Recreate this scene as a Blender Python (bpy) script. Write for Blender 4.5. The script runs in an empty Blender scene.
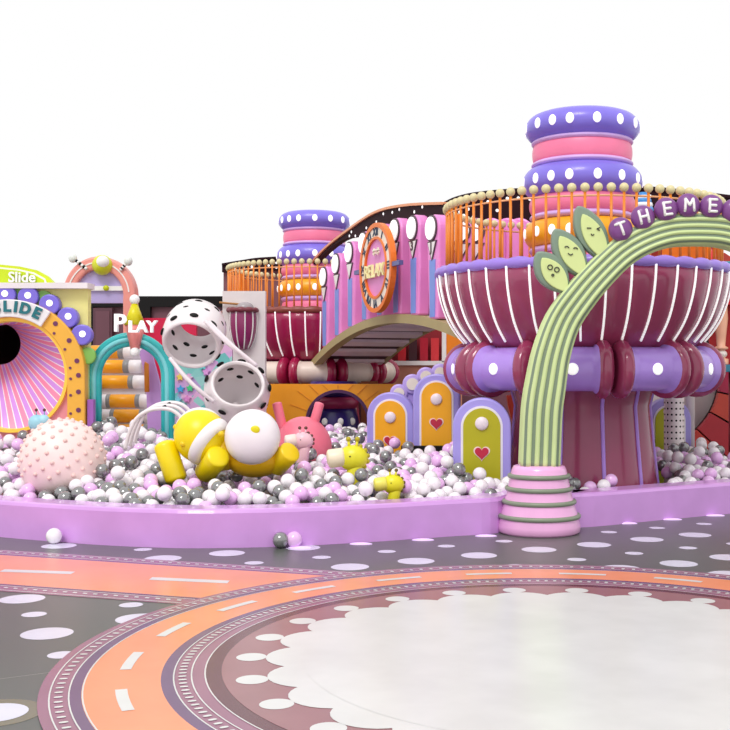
import bpy, math, random
import numpy as np
from mathutils import Vector, Matrix
random.seed(7)
PI = math.pi
SC = bpy.context.scene
COL = SC.collection
# ------------------------------------------------------------ camera, sky, light, exposure
F, U0, V0, H = 1100.0, 420.0, 369.0, 1.5
cam = bpy.data.objects.new('camera', bpy.data.cameras.new('camera')); COL.objects.link(cam)
cam.location = (0, 0, H); cam.rotation_euler = (PI/2, 0, 0)
cam.data.sensor_width = 36; cam.data.lens = F/730*36
cam.data.shift_x = -(U0-365)/730; cam.data.shift_y = (V0-365)/730
cam.data.clip_end = 200
SC.camera = cam
wd = bpy.data.worlds.new('sky'); SC.world = wd; wd.use_nodes = True
wd.node_tree.nodes['Background'].inputs[0].default_value = (1, 1, 1, 1)
wd.node_tree.nodes['Background'].inputs[1].default_value = 1.0
def sun(name, strength, ang, rot, col=(1, 1, 1)):
    l = bpy.data.lights.new(name, 'SUN'); l.energy = strength; l.angle = ang; l.color = col
    o = bpy.data.objects.new(name, l); COL.objects.link(o); o.rotation_euler = rot; return o
sun('sun', 1.5, 0.35, (math.radians(38), math.radians(-14), 0), (1, .985, .96))
SC.view_settings.view_transform = 'Standard'; SC.view_settings.look = 'None'
SC.view_settings.exposure = 0.0; SC.view_settings.gamma = 1.0; SC.view_settings.use_curve_mapping = False

# ------------------------------------------------------------ helpers
def P(u, v, Y): return Vector(((u-U0)*Y/F, Y, H+(V0-v)*Y/F))
def G(u, v):
    Y = F*H/(v-V0); return Vector(((u-U0)*Y/F, Y, 0))
def lin(c): return c/12.92 if c <= .04045 else ((c+.055)/1.055)**2.4
def hexc(h): return tuple(lin(int(h[i:i+2], 16)/255) for i in (0, 2, 4))+(1,)
MC = {}
def mat(h, rough=.4, metal=0, spec=.5, coat=0, emit=0, var=.05, bump=0, nscale=3):
    key = (h, rough, metal, spec, coat, emit, var, bump, nscale)
    if key in MC: return MC[key]
    m = bpy.data.materials.new('paint_'+h); m.use_nodes = True
    nt = m.node_tree; b = nt.nodes['Principled BSDF']; c = hexc(h)
    tc = nt.nodes.new('ShaderNodeTexCoord'); nz = nt.nodes.new('ShaderNodeTexNoise')
    nz.inputs['Scale'].default_value = nscale; nz.inputs['Detail'].default_value = 3
    nt.links.new(tc.outputs['Object'], nz.inputs['Vector'])
    rp = nt.nodes.new('ShaderNodeValToRGB')
    rp.color_ramp.elements[0].position = .3; rp.color_ramp.elements[1].position = .7
    rp.color_ramp.elements[0].color = tuple(x*(1-var) for x in c[:3])+(1,)
    rp.color_ramp.elements[1].color = tuple(min(1, x*(1+var)) for x in c[:3])+(1,)
    nt.links.new(nz.outputs['Fac'], rp.inputs['Fac']); nt.links.new(rp.outputs['Color'], b.inputs['Base Color'])
    b.inputs['Roughness'].default_value = rough; b.inputs['Metallic'].default_value = metal
    b.inputs['Specular IOR Level'].default_value = spec; b.inputs['Coat Weight'].default_value = coat
    b.inputs['Coat Roughness'].default_value = .08
    if emit:
        b.inputs['Emission Color'].default_value = c; b.inputs['Emission Strength'].default_value = emit
    if bump:
        bp = nt.nodes.new('ShaderNodeBump'); bp.inputs['Strength'].default_value = bump
        nt.links.new(nz.outputs['Fac'], bp.inputs['Height']); nt.links.new(bp.outputs['Normal'], b.inputs['Normal'])
    MC[key] = m; return m
W = {}
def tag(o, label, cat, group=None):
    o['label'] = label; o['category'] = cat
    if group: o['group'] = group
    return o
def thing(name, label, cat, loc, group=None):
    o = bpy.data.objects.new(name, None); COL.objects.link(o); o.location = loc
    o.empty_display_size = .2; W[o.name] = Vector(loc); return tag(o, label, cat, group)
class MB:
    def __init__(s, M=None): s.v = []; s.f = []; s.mi = []; s.sm = []; s.M = M
    def add(s, vs, fs, mi=0, smooth=True):
        n = len(s.v)
        for p in vs:
            p = Vector(p); s.v.append(s.M @ p if s.M else p)
        for f in fs: s.f.append([i+n for i in f]); s.mi.append(mi); s.sm.append(smooth)
        return s
    def box(s, a, b, mi=0):
        x0, y0, z0 = a; x1, y1, z1 = b
        return s.add([(x0,y0,z0),(x1,y0,z0),(x1,y1,z0),(x0,y1,z0),(x0,y0,z1),(x1,y0,z1),(x1,y1,z1),(x0,y1,z1)],
              [(3,2,1,0),(4,5,6,7),(0,1,5,4),(1,2,6,5),(2,3,7,6),(3,0,4,7)], mi, False)
    def sph(s, c, r, mi=0, seg=24, rings=14, sc=(1,1,1), R=None):
        vs = [];
        for i in range(rings+1):
            t = PI*i/rings
            for j in range(seg):
                a = 2*PI*j/seg; p = Vector((sc[0]*r*math.sin(t)*math.cos(a), sc[1]*r*math.sin(t)*math.sin(a), sc[2]*r*math.cos(t)))
                if R: p = R @ p
                vs.append(Vector(c)+p)
        fs = [(i*seg+j, (i+1)*seg+j, (i+1)*seg+(j+1)%seg, i*seg+(j+1)%seg) for i in range(rings) for j in range(seg)]
        return s.add(vs, fs, mi)
    def lathe(s, prof, c=(0,0,0), seg=48, mi=0, rf=None, R=None, a0=0, a1=2*PI, smooth=True):
        full = abs(a1-a0-2*PI) < 1e-6; n = seg if full else seg+1; vs = []
        for (r, z) in prof:
            for j in range(n):
                a = a0+(a1-a0)*j/seg; q = r*(rf(a, z) if rf else 1)
                p = Vector((q*math.cos(a), q*math.sin(a), z))
                if R: p = R @ p
                vs.append(Vector(c)+p)
        fs = [(i*n+j, i*n+(j+1)%n, (i+1)*n+(j+1)%n, (i+1)*n+j) for i in range(len(prof)-1) for j in range(seg)]
        return s.add(vs, fs, mi, smooth)
    def tube(s, pts, r, seg=12, mi=0, closed=False, cap=True, sec=None, up=None, mfun=None):
        pts = [Vector(p) for p in pts]; n = len(pts); vs = []; prev = None
        for i, p in enumerate(pts):
            if closed: d = pts[(i+1)%n]-pts[i-1]
            else: d = pts[min(i+1, n-1)]-pts[max(i-1, 0)]
            d.normalize()
            if up: a = Vector(up); a = (a-d*a.dot(d)).normalized()
            else:
                if prev is None: prev = Vector((0,0,1)) if abs(d.z) < .9 else Vector((1,0,0))
                a = (prev-d*prev.dot(d)).normalized(); prev = a
            b = d.cross(a); rr = r[i] if isinstance(r, (list, tuple)) else r
            if sec:
                for (x, y) in sec: vs.append(p+a*x*rr+b*y*rr)
            else:
                for j in range(seg): t = 2*PI*j/seg; vs.append(p+a*math.cos(t)*rr+b*math.sin(t)*rr)
        k = len(sec) if sec else seg; m = n if closed else n-1
        for j in range(k):
            fs = [(i*k+j, i*k+(j+1)%k, ((i+1)%n)*k+(j+1)%k, ((i+1)%n)*k+j) for i in range(m)]
            if j == 0: base = len(s.v); s.add(vs, fs, mfun(j) if mfun else mi)
            else:
                for f in fs: s.f.append([q+base for q in f]); s.mi.append(mfun(j) if mfun else mi); s.sm.append(True)
        if cap and not closed:
            s.f.append([base+q for q in range(k)][::-1]); s.mi.append(mi); s.sm.append(False)
            s.f.append([base+(n-1)*k+q for q in range(k)]); s.mi.append(mi); s.sm.append(False)
        return s
    def cyl(s, a, b, r, mi=0, seg=20, r2=None):
        return s.tube([a, b], [r, r if r2 is None else r2], seg=seg, mi=mi)
    def rod(s, a, b, r, mi=0, seg=20, e=.5):    # capsule with soft rounded ends
        a = Vector(a); b = Vector(b); d = (b-a).normalized(); pts = []; rs = []
        for t in (90, 65, 40, 20, 0): t = math.radians(t); pts.append(a-d*r*e*math.sin(t)); rs.append(max(r*math.cos(t), .001))
        for t in (0, 20, 40, 65, 90): t = math.radians(t); pts.append(b+d*r*e*math.sin(t)); rs.append(max(r*math.cos(t), .001))
        return s.tube(pts, rs, seg=seg, mi=mi)
    def prism(s, poly, y0, y1, mi=0, bev=0):    # polygon in xz, extruded in y
        n = len(poly); A = [(x, y0, z) for x, z in poly]; B = [(x, y1, z) for x, z in poly]
        return s.add(A+B, [tuple(range(n)), tuple(range(2*n-1, n-1, -1))]+[(i, i+n, (i+1)%n+n, (i+1)%n) for i in range(n)], mi, False)
    def band(s, A, B, y0, y1, mi=0):            # strip between two xz polylines, extruded in y
        n = len(A); vs = [(x,y0,z) for x,z in A]+[(x,y0,z) for x,z in B]+[(x,y1,z) for x,z in A]+[(x,y1,z) for x,z in B]; fs = []
        for i in range(n-1):
            fs += [(i,i+1,n+i+1,n+i), (2*n+i,3*n+i,3*n+i+1,2*n+i+1), (i,2*n+i,2*n+i+1,i+1), (n+i,n+i+1,3*n+i+1,3*n+i)]
        fs += [(0,n,3*n,2*n), (n-1,3*n-1,4*n-1,2*n-1)]
        return s.add(vs, fs, mi, False)
    def flat(s, poly, z, mi=0): return s.add([(p[0], p[1], z) for p in poly], [tuple(range(len(poly)))], mi, False)
    def strip(s, A, B, z, mi=0):
        n = len(A); return s.add([(p[0],p[1],z) for p in A]+[(p[0],p[1],z) for p in B], [(i,i+1,n+i+1,n+i) for i in range(n-1)], mi, False)
    def build(s, name, mats, parent=None, origin=None, bevel=0, kind=None):
        if not isinstance(mats, (list, tuple)): mats = [mats]
        if parent: org = W[parent.name]
        elif origin is not None: org = Vector(origin)
        else: org = Vector((sum(p.x for p in s.v)/len(s.v), sum(p.y for p in s.v)/len(s.v), min(p.z for p in s.v)))
        me = bpy.data.meshes.new(name); me.from_pydata([p-org for p in s.v], [], s.f)
        for m in mats: me.materials.append(m)
        me.polygons.foreach_set('material_index', s.mi); me.polygons.foreach_set('use_smooth', s.sm)
        me.update(); o = bpy.data.objects.new(name, me); COL.objects.link(o)
        if parent: o.parent = parent
        else: o.location = org
        W[o.name] = org
        if bevel:
            bm = o.modifiers.new('bevel', 'BEVEL'); bm.width = bevel; bm.segments = 2; bm.limit_method = 'ANGLE'
        if kind: o['kind'] = kind
        return o
def fixn(o):
    import bmesh
    b = bmesh.new(); b.from_mesh(o.data); bmesh.ops.recalc_face_normals(b, faces=b.faces); b.to_mesh(o.data); b.free(); return o
def one(name, mb, mats, label, cat, group=None, **k): return tag(mb.build(name, mats, **k), label, cat, group)
def frame(o, xr, up):                            # matrix: x->xr, z->up, -y is the front
    x = Vector(xr).normalized(); z = Vector(up).normalized(); y = z.cross(x)
    return Matrix(((x.x,y.x,z.x,o[0]),(x.y,y.y,z.y,o[1]),(x.z,y.z,z.z,o[2]),(0,0,0,1)))
def text(name, body, m, parent, loc, size, M=None, extrude=.01, offset=0, roll=0, shear=0):
    cu = bpy.data.curves.new(name, 'FONT'); cu.body = body; cu.size = size; cu.extrude = extrude; cu.offset = offset
    cu.align_x = 'CENTER'; cu.align_y = 'CENTER'; cu.shear = shear; cu.resolution_u = 3
    ob = bpy.data.objects.new('tmp', cu); COL.objects.link(ob)
    dg = bpy.context.evaluated_depsgraph_get(); me = bpy.data.meshes.new_from_object(ob.evaluated_get(dg))
    bpy.data.objects.remove(ob); bpy.data.curves.remove(cu)
    B = M if M else frame((0,0,0), (1,0,0), (0,0,1))
    R = Matrix.Translation(Vector(loc)) @ B.to_3x3().to_4x4() @ Matrix.Rotation(-roll, 4, 'Y') @ Matrix.Rotation(PI/2, 4, 'X')
    me.transform(Matrix.Translation(-W[parent.name]) @ R); me.name = name
    me.materials.clear(); me.materials.append(m)
    o = bpy.data.objects.new(name, me); COL.objects.link(o); o.parent = parent; W[o.name] = W[parent.name]; return o
def circ(cx, cz, r, n=40, a0=0, a1=2*PI, rx=None):
    return [(cx+(rx or r)*math.cos(a0+(a1-a0)*i/n), cz+r*math.sin(a0+(a1-a0)*i/n)) for i in range(n+(0 if abs(a1-a0-2*PI) < 1e-6 else 1))]
def arch(w, h, z0=0, n=24): return [(-w, z0), (w, z0)]+circ(0, h-w, w, n, 0, PI)
def interp(pts, x):
    if x <= pts[0][0]: a, b = pts[0], pts[1]
    elif x >= pts[-1][0]: a, b = pts[-2], pts[-1]
    else:
        for a, b in zip(pts, pts[1:]):
            if a[0] <= x <= b[0]: break
    return a[1]+(b[1]-a[1])*(x-a[0])/(b[0]-a[0])
def smoothpts(pts, k=6):                         # Catmull-Rom through points
    pts = [Vector(p) for p in pts]; out = []
    for i in range(len(pts)-1):
        p0 = pts[max(i-1,0)]; p1 = pts[i]; p2 = pts[i+1]; p3 = pts[min(i+2, len(pts)-1)]
        for j in range(k):
            t = j/k; out.append(.5*((2*p1)+(p2-p0)*t+(2*p0-5*p1+4*p2-p3)*t*t+(3*p1-p0-3*p2+p3)*t**3))
    out.append(pts[-1]); return out

WHITE = mat('f4f2f0', .35, emit=0); CREAM = mat('f3e8d8', .4); BLACK = mat('0c090a', .55, spec=.25)
GLOW_WHITE = mat('ffffff', .3, emit=.45, var=0)  # white with glow added to brighten stripes, dots and face discs
LILAC = mat('a68be0', .3, coat=.3); PLUM = mat('8c3f6c', .28, coat=.4); ORANGE = mat('ee8a2a', .4)
CRIM = mat('a3174a', .3, coat=.3); GOLD = mat('f3a81a', .35); YEL = mat('f2dc10', .35, coat=.2)

# ------------------------------------------------------------ floor and its printed pattern
def floor_mat():
    m = mat('5c5f5b', .3, spec=.35, var=.06, nscale=.6).copy(); m.name = 'polished_grey_floor'; return m
fl = MB().box((-9, 2, -.1), (9, 24, 0)).build('floor', floor_mat(), kind='structure')
CX, CY = .80, 5.76
def ring(r0, r1, z, mb, mi=0, n=160): 
    A = [(CX+r0*math.cos(2*PI*i/n), CY+r0*math.sin(2*PI*i/n)) for i in range(n+1)]
    B = [(CX+r1*math.cos(2*PI*i/n), CY+r1*math.sin(2*PI*i/n)) for i in range(n+1)]
    return mb.strip(B, A, z, mi)
def disc(x, y, r, z, mb, mi=0, n=28): return mb.flat([(x+r*math.cos(2*PI*i/n), y+r*math.sin(2*PI*i/n)) for i in range(n)], z, mi)
RR = dict(rough=.22, spec=.5)
PK = mat('98657d', **RR); PU = mat('6b4a72', **RR); OR = mat('f0966a', **RR); WF = mat('dcdcda', **RR); BR = mat('9a6b6f', **RR); DK = mat('63343e', **RR)
LAV = mat('dcdaea', **RR)
def fpart(name, mb, mats):
    o = mb.build(name, mats, parent=fl, kind='structure'); return o
# straight road running in from the left
def lerp(a, b, t): return (a[0]+(b[0]-a[0])*t, a[1]+(b[1]-a[1])*t)
ta, tb = G(0, 550), G(370, 573.3); ba, bb = G(0, 591.4), G(187, 605)
def ext(a, b, X): t = (X-a.x)/(b.x-a.x); return (X, a.y+(b.y-a.y)*t)
xs = [-6+i*.25 for i in range(24)]
top = [ext(ta, tb, x) for x in xs]; bot = [ext(ba, bb, x) for x in xs]
def rstrip(t0, t1, z, mb, mi): mb.strip([lerp(b, a, t0) for a, b in zip(top, bot)], [lerp(b, a, t1) for a, b in zip(top, bot)], z, mi)
mb = MB(); rstrip(0, 1, .002, mb, 0); rstrip(.13, .15, .003, mb, 1); rstrip(.85, .87, .003, mb, 1); rstrip(.15, .85, .003, mb, 2)
for t in (.02, .11, .89, .97): rstrip(t, t+.008, .003, mb, 3)
for k in range(90):
    x = -6+k*.075
    for t in (.065, .93):
        a = lerp(ext(ba, bb, x), ext(ta, tb, x), t); b = lerp(ext(ba, bb, x+.03), ext(ta, tb, x+.03), t)
        if (Vector(a)-Vector((CX, CY))).length > 2.68: mb.flat([a, b, (b[0], b[1]+.03), (a[0], a[1]+.03)], .0035, 3)
for (a, b) in ((G(2, 571), G(73, 573.4)), (G(150.6, 579), G(228.5, 582.5))):
    mb.flat([(a.x, a.y-.05), (b.x, b.y-.05), (b.x, b.y+.05), (a.x, a.y+.05)], .004, 3)
a = G(2,571); b = G(73,573.4); d = (G(150.6,579)-a)
fpart('printed_straight_road', mb, [PK, PU, OR, WF])
mb = MB(); ring(1.88, 2.65, .005, mb, 0); ring(2.46, 2.52, .006, mb, 1); ring(2.10, 2.46, .006, mb, 2); ring(2.035, 2.10, .006, mb, 1)
for r in (2.60, 2.515, 2.455, 2.04, 1.955, 1.89): ring(r-.0035, r+.0035, .007, mb, 3)
for r in (2.56, 1.998):
    for k in range(210):
        a = 2*PI*k/210; c, s_ = math.cos(a), math.sin(a); x, y = CX+r*c, CY+r*s_
        L, w_ = .019, .0115
        mb.flat([(x+c*L-s_*w_*.6, y+s_*L+c*w_*.6), (x+c*L*.5-s_*w_, y+s_*L*.5+c*w_), (x-c*L*.5-s_*w_, y-s_*L*.5+c*w_), (x-c*L-s_*w_*.6, y-s_*L+c*w_*.6),
                 (x-c*L+s_*w_*.6, y-s_*L-c*w_*.6), (x-c*L*.5+s_*w_, y-s_*L*.5-c*w_), (x+c*L*.5+s_*w_, y+s_*L*.5-c*w_), (x+c*L+s_*w_*.6, y+s_*L-c*w_*.6)][::-1], .0075, 3)
for k in range(21):
    a0 = math.radians(97.5-4.25+k*360/21); A = []; B = []
    for i in range(5):
        a = a0+math.radians(8.5)*i/4; A.append((CX+2.31*math.cos(a), CY+2.31*math.sin(a))); B.append((CX+2.255*math.cos(a), CY+2.255*math.sin(a)))
    mb.strip(A, B, .0075, 3)
fpart('printed_circular_road', mb, [PK, PU, OR, WF])
mb = MB(); disc(CX, CY, 1.885, .0055, mb, 0, 120); disc(CX, CY, 1.81, .0065, mb, 1, 120)
fpart('printed_mauve_disc', mb, [DK, BR])
mb = MB(); disc(CX, CY, 1.40, .0091, mb, 0, 100)
for k in range(25):
    a = math.radians(95.6+k*14.4); disc(CX+1.675*math.cos(a), CY+1.675*math.sin(a), .078, .0075, mb)
    disc(CX+1.385*math.cos(a), CY+1.385*math.sin(a), .215, .0078+.00005*k, mb)
fpart('printed_scalloped_white_disc', mb, [WF])
BIG = [(22,599),(47,633.6),(140,619),(59,546),(163,558.5),(227,553),(231-4,553.3),(416,561.2),(350,567),(479,555.5),(539,549.7),(303,547.8),(594,544.8),(646.8,539.5),(678.6,563.7),(621,568.5),(695,535),(728,557.5),(728,574.5),(90,690)]
SML = [(34,614.5),(62,655),(131,605),(143,549.6),(321.6,557.4),(254,563),(386.7,551.6),(446.4,546.2),(504,541.3),(576.7,559.6),(515.5,566),(634,553.4),(609,532.2),(688,548),(704,524),(657,528),(735,544),(10,675)]
mb = MB()
for (u, v) in BIG:
    if (u, v) in ((227,553),(90,690)): continue
    g = G(u, v); disc(g.x, g.y, .145, .001, mb)
for (u, v) in SML:
    if (u, v) == (10,675): continue
    g = G(u, v); disc(g.x, g.y, .075, .001, mb)
g = G(-4, 713); disc(g.x, g.y, .2, .001, mb, 1); disc(g.x, g.y, .135, .002, mb, 0)
fpart('printed_polka_dots', mb, [LAV, mat('77705c', **RR)])
mb = MB(); a, b = G(-30, 683), G(55, 672); mb.flat([(a.x,a.y-.003),(b.x,b.y-.003),(b.x,b.y+.003),(a.x,a.y+.003)], .0012); fpart('floor_seam', mb, [mat('a8a4a2')])

# back wall
one_ = MB().box((-9, 22, 0), (9, 22.2, 2.86)).build('wall_back', mat('744552', .5), kind='structure')
mb = MB().box((-9, 21.9, 2.74), (9, 22.25, 2.95)); mb.build('trim_1', BLACK, kind='structure')
mb = MB()
for u in (88, 145): p = P(u, 300, 21.95); mb.box((p.x-.12, 21.88, 0), (p.x+.12, 22.0, 2.74))
mb.build('trim_2', BLACK, kind='structure')

# ------------------------------------------------------------ ball pit wall
wallpts = [G(*q) for q in ((0,537),(50,541.3),(100,545),(150,547.3),(200,548.3),(285,546.5),(371,542),(450,536.5),(498,533))]
wallpts = [Vector((-4.9, 10.45, 0))]+wallpts
wallR = [G(*q) for q in ((580,527.6),(662,520),(730,513.8),(800,508))]
WY = [(p.x, p.y) for p in wallpts+[Vector((.96,10.56,0)), Vector((1.26,10.62,0))]+wallR]
sec = [(0,0),(0,.29),(.012,.315),(.035,.325),(.295,.325),(.318,.315),(.33,.29),(.33,0)]
LW = mat('d49ce2', .25, coat=.4)
def wall(pts, name, label):
    pts = smoothpts(pts, 5); mb = MB(); vs = []
    for i, p in enumerate(pts):
        d = (pts[min(i+1, len(pts)-1)]-pts[max(i-1, 0)]).normalized(); n = Vector((-d.y, d.x, 0))
        if n.y < 0: n = -n
        for (a, z) in sec: vs.append(p+n*a+Vector((0,0,z)))
    k = len(sec); fs = [(i*k+j, (i+1)*k+j, (i+1)*k+j+1, i*k+j+1) for i in range(len(pts)-1) for j in range(k-1)]
    fs += [tuple(range(k)), tuple((len(pts)-1)*k+j for j in range(k-1, -1, -1))]
    mb.add(vs, fs, 0, False); o = one(name, mb, LW, label, 'wall', kind=None); fixn(o)
wall(wallpts+[Vector((.96,10.56,0)), Vector((1.26,10.62,0))]+wallR, 'ball_pit_wall', 'long low curved lilac padded wall along the front of the ball pit')
GL = mat('e2c0f6', .3, emit=.35)
for i, (u, v) in enumerate(((300,547.6),(361,544),(423,540),(486,536),(627,523.5),(672,519.6),(715,515.7))):
    g = G(u, v); mb = MB().sph((g.x, g.y-.01, 0), .1, sc=(1, .35, .16), seg=20, rings=10)
    w = ['nearest the stray pink ball', 'second right of the pink ball', 'third right of the pink ball', 'just left of the arch base',
         'just right of the arch base', 'second right of the arch base', 'farthest right'][i]
    one('floor_light', mb, GL, 'small pale light at the pit wall foot, '+w.replace('to the right of the stray balls', 'right of the stray balls'), 'light', 'lights along the foot of the pit wall', origin=(g.x, g.y, 0))

# ------------------------------------------------------------ giant cups
def cup(cx, cy, colr, label, strp, tubecol, donut, rimc, dotc, t0, rt, inner=False):
    o = thing('giant_cup', label, 'play tower', (cx, cy, 0)); c = (cx, cy, 0)
    pl = lambda a, z: 1+.012*math.cos(16*a*1.0)
    # stem
    mb = MB(); prof = [(.85,0),(.81,.3),(.765,.7),(.73,1.1),(.79,1.35),(1.1,1.72)]
    mb.lathe(prof, c, 128, 0, rf=lambda a, z: 1+.035*abs(math.sin(5.5*(a+math.radians(82)))))
    mb.build('stem', colr, o)
    for k in range(11):
        a = math.radians(-82)+2*PI*k/11
        p = [(cx+(r+.005)*math.cos(a), cy+(r+.005)*math.sin(a), z) for r, z in prof]
        MB().tube(p, .022, seg=8).build('stem_strip', strp[1], o)
    # ring of tube segments with doughnuts
    RM = 1.24
    def tp(a, r=RM, z=1.5): return Vector((cx+r*math.sin(a), cy-r*math.cos(a), z))
    for k in range(-4, 6):
        am = math.radians(t0+34*k); hw = math.radians(12.0)
        L = [tp(am-hw+2*hw*i/14) for i in range(15)]
        rr = [rt*1.0]*15; rr[0] = rr[14] = rt*1.12; rr[1] = rr[13] = rt*1.12; rr[2] = rr[12] = rt*.93
        for i in range(3, 12): rr[i] = rt*.93
        s_ = MB().tube(L, rr, seg=32).build('ring_segment', tubecol, o)
        if dotc:
            n = Vector((math.sin(am), -math.cos(am), 0)); q = tp(am)+n*rt*.93
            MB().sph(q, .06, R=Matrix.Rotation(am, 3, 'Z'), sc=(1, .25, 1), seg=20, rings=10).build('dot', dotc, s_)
        for e in (-1, 1):
            ad = math.radians(t0+34*k+17+e*4.2)
            mb = MB(); hw2 = .088
            tdir = Vector((math.cos(ad), math.sin(ad), 0))
            ctr = tp(ad); pts = []; rs = []
            for i in range(13):
                t = -1+2*i/12; pts.append(ctr+tdir*t*hw2); rs.append(max(.02, (rt+.062)*(1-.30*abs(t)**2.8)))
            mb.tube(pts, rs, seg=32); mb.build('doughnut', donut, o)
    # bowl
    prof = [(1.22,1.72),(1.30,1.78),(1.40,1.90),(1.48,2.03),(1.545,2.2),(1.585,2.37),(1.60,2.52),(1.52,2.52),(1.50,2.4)]
    mb = MB(); N = 40
    mb.lathe(prof, c, 200, 0, rf=lambda a, z: 1+.014*abs(math.sin(N/2*a))-.007)
    for k in range(N):
        a = 2*PI*k/N
        p = [(cx+(r+.004)*math.cos(a), cy+(r+.004)*math.sin(a), z) for r, z in prof[1:7]]
        mb.tube(smoothpts(p, 3), .0125, seg=6, mi=1)
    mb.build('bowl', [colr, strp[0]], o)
    mb = MB(); mb.lathe([(0,2.40),(1.51,2.40),(1.51,2.44),(0,2.44)], c, 64); mb.build('deck', mat('c9a2b6'), o)
    mb = MB(); nn = 160; pts = []; rs = []
    for i in range(nn):
        a = 2*PI*i/nn; pts.append((cx+1.575*math.cos(a), cy+1.575*math.sin(a), 2.55)); rs.append(.044+.022*abs(math.sin(N/2*a)))
    mb.tube(pts, rs, seg=12, closed=True); mb.build('rim', rimc, o)
    return o
def railing(cx, cy, label, beadc, postc):
    o = thing('railing', label, 'railing', (cx, cy, 2.56)); N = 74; pm = bm_ = None
    mb = MB(); mb.tube([(cx+1.5*math.cos(2*PI*i/96), cy+1.5*math.sin(2*PI*i/96), 3.19) for i in range(96)], .01, seg=6, closed=True); mb.build('hand_rail', mat('f0b080'), o)
    for k in range(N):
        a = 2*PI*k/N; off = Vector((1.5*math.cos(a), 1.5*math.sin(a), 0))
        if pm is None:
            W['tmp'] = Vector((cx, cy, 2.56))
            m1 = MB().cyl((cx, cy, 2.56), (cx, cy, 3.23), .0145, seg=10); m2 = MB().sph((cx, cy, 3.27), .046, seg=16, rings=10)
            pm = m1.build('post', postc, o); bm_ = m2.build('bead', beadc, pm); pm.location = off
        else:
            p = pm.copy(); COL.objects.link(p); p.parent = o; p.location = off; q = bm_.copy(); COL.objects.link(q); q.parent = p
    return o
PUR = mat('8070dc', .35, coat=.2); PNK = mat('f77fa6', .4); PLAV = mat('d5b0ea', .4); GLD2 = mat('f8ac10', .35)
def tower(cx, cy, label, name='tyre_tower', dz=0, s=1):
    o = thing(name, label, 'tower', (cx, cy, 2.44+dz))
    def tire(z0, z1, r0, r1, m, dots=False, nm='tyre'):
        n = 14; pr = []
        for i in range(n+1):
            t = i/n; pr.append(((r0+(r1-r0)*math.sin(PI*t)**.6)*s, z0+(z1-z0)*t+dz))
        mb = MB().lathe([(.02, z0+dz)]+pr+[(.02, z1+dz)], (cx, cy, 0), 64)
        e = mb.build(nm, m, o)
        if dots:
            for a in (-84,-57,-38,-20,6,31,56,84,110,140,170,200,230,250):
                a = math.radians(a); n_ = Vector((math.sin(a), -math.cos(a), 0)); q = Vector((cx, cy, (z0+z1)/2+dz))+n_*r1*s
                MB().sph(q, .05*s, R=Matrix.Rotation(a, 3, 'Z'), sc=(.9, .3, 1.15), seg=16, rings=8).build('dot', GLOW_WHITE, e)
    tire(2.44, 2.76, .55, .585, PNK); tire(2.76, 2.85, .53, .585, PLAV, nm='cushion_ring'); tire(2.84, 3.13, .54, .645, GLD2, True); tire(3.13, 3.21, .52, .58, PLAV, nm='cushion_ring')
    tire(3.20, 3.40, .54, .585, PNK); tire(3.38, 3.73, .52, .66, PUR, True); tire(3.72, 3.79, .5, .56, PLAV, nm='cushion_ring')
    tire(3.78, 3.97, .53, .55, PNK); tire(3.96, 4.03, .5, .56, PLAV, nm='cushion_ring'); tire(4.0, 4.305, .50, .632, PUR, True)
    return o
C1 = (1.797, 12.2); C2 = (-1.86, 19.4)
cup(*C1, mat('98395f', .25, coat=.4), 'giant plum cup with white stripes, standing in the pit behind the green arch', (GLOW_WHITE, mat('b58be6', .3)), mat('b08be4', .25, coat=.3), mat('98375c', .2, coat=.5), mat('9f80e0', .3), GLOW_WHITE, -12, .24)
railing(*C1, 'ring of orange posts with cream beads on the plum cup nearest the arch', mat('ddd0a0', .35), ORANGE)
tower(*C1, 'tall stack of purple, pink and gold tyre cushions rising from the plum cup')
cup(*C2, mat('a31850', .3, coat=.3), 'giant crimson cup with white stripes, far back beyond the bridge', (GLOW_WHITE, WHITE), mat('eddcd0', .4), mat('a81c4c', .25, coat=.4), mat('8a4238', .4), None, 4, .20)
railing(*C2, 'ring of orange posts with cream beads on the distant crimson cup', mat('ddd0a0', .35), ORANGE)
tower(*C2, 'distant stack of purple, pink and gold tyre cushions in the crimson cup')
for n_, sz_ in (('giant_cup.001', .965), ('railing.001', 1.10), ('tyre_tower.001', 1.01)):   # the far cup is a little lower
    COL.objects[n_].location.z *= .965; COL.objects[n_].scale.z = sz_
def arcpanel(cx, cy, r, a0, a1, z0, z1, th=.04):
    mb = MB(); n = 14; vs = []
    for i in range(n+1):
        a = math.radians(a0+(a1-a0)*i/n)
        for rr, z in ((r, z0), (r, z1), (r+th, z1), (r+th, z0)): vs.append((cx+rr*math.sin(a), cy-rr*math.cos(a), z))
    fs = [(i*4+j, (i+1)*4+j, (i+1)*4+(j+1)%4, i*4+(j+1)%4) for i in range(n) for j in range(4)]+[(0,1,2,3), (4*n+3,4*n+2,4*n+1,4*n)]
    return mb.add(vs, fs, 0, False)
ORP = mat('ff8a12', .4)
one('curved_panel', arcpanel(*C1, 1.36, -102, -84, 2.46, 3.2), ORP, 'curved orange panel inside the left end of the plum cup railing', 'panel')
one('curved_panel', arcpanel(*C1, 1.36, 84, 128, 2.46, 3.0), ORP, 'curved orange panel inside the right end of the plum cup railing', 'panel')
one('curved_panel', arcpanel(*C2, 1.36, -115, -58, 2.34, 3.12), ORP, 'curved orange panel inside the left end of the crimson cup railing', 'panel')

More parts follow.
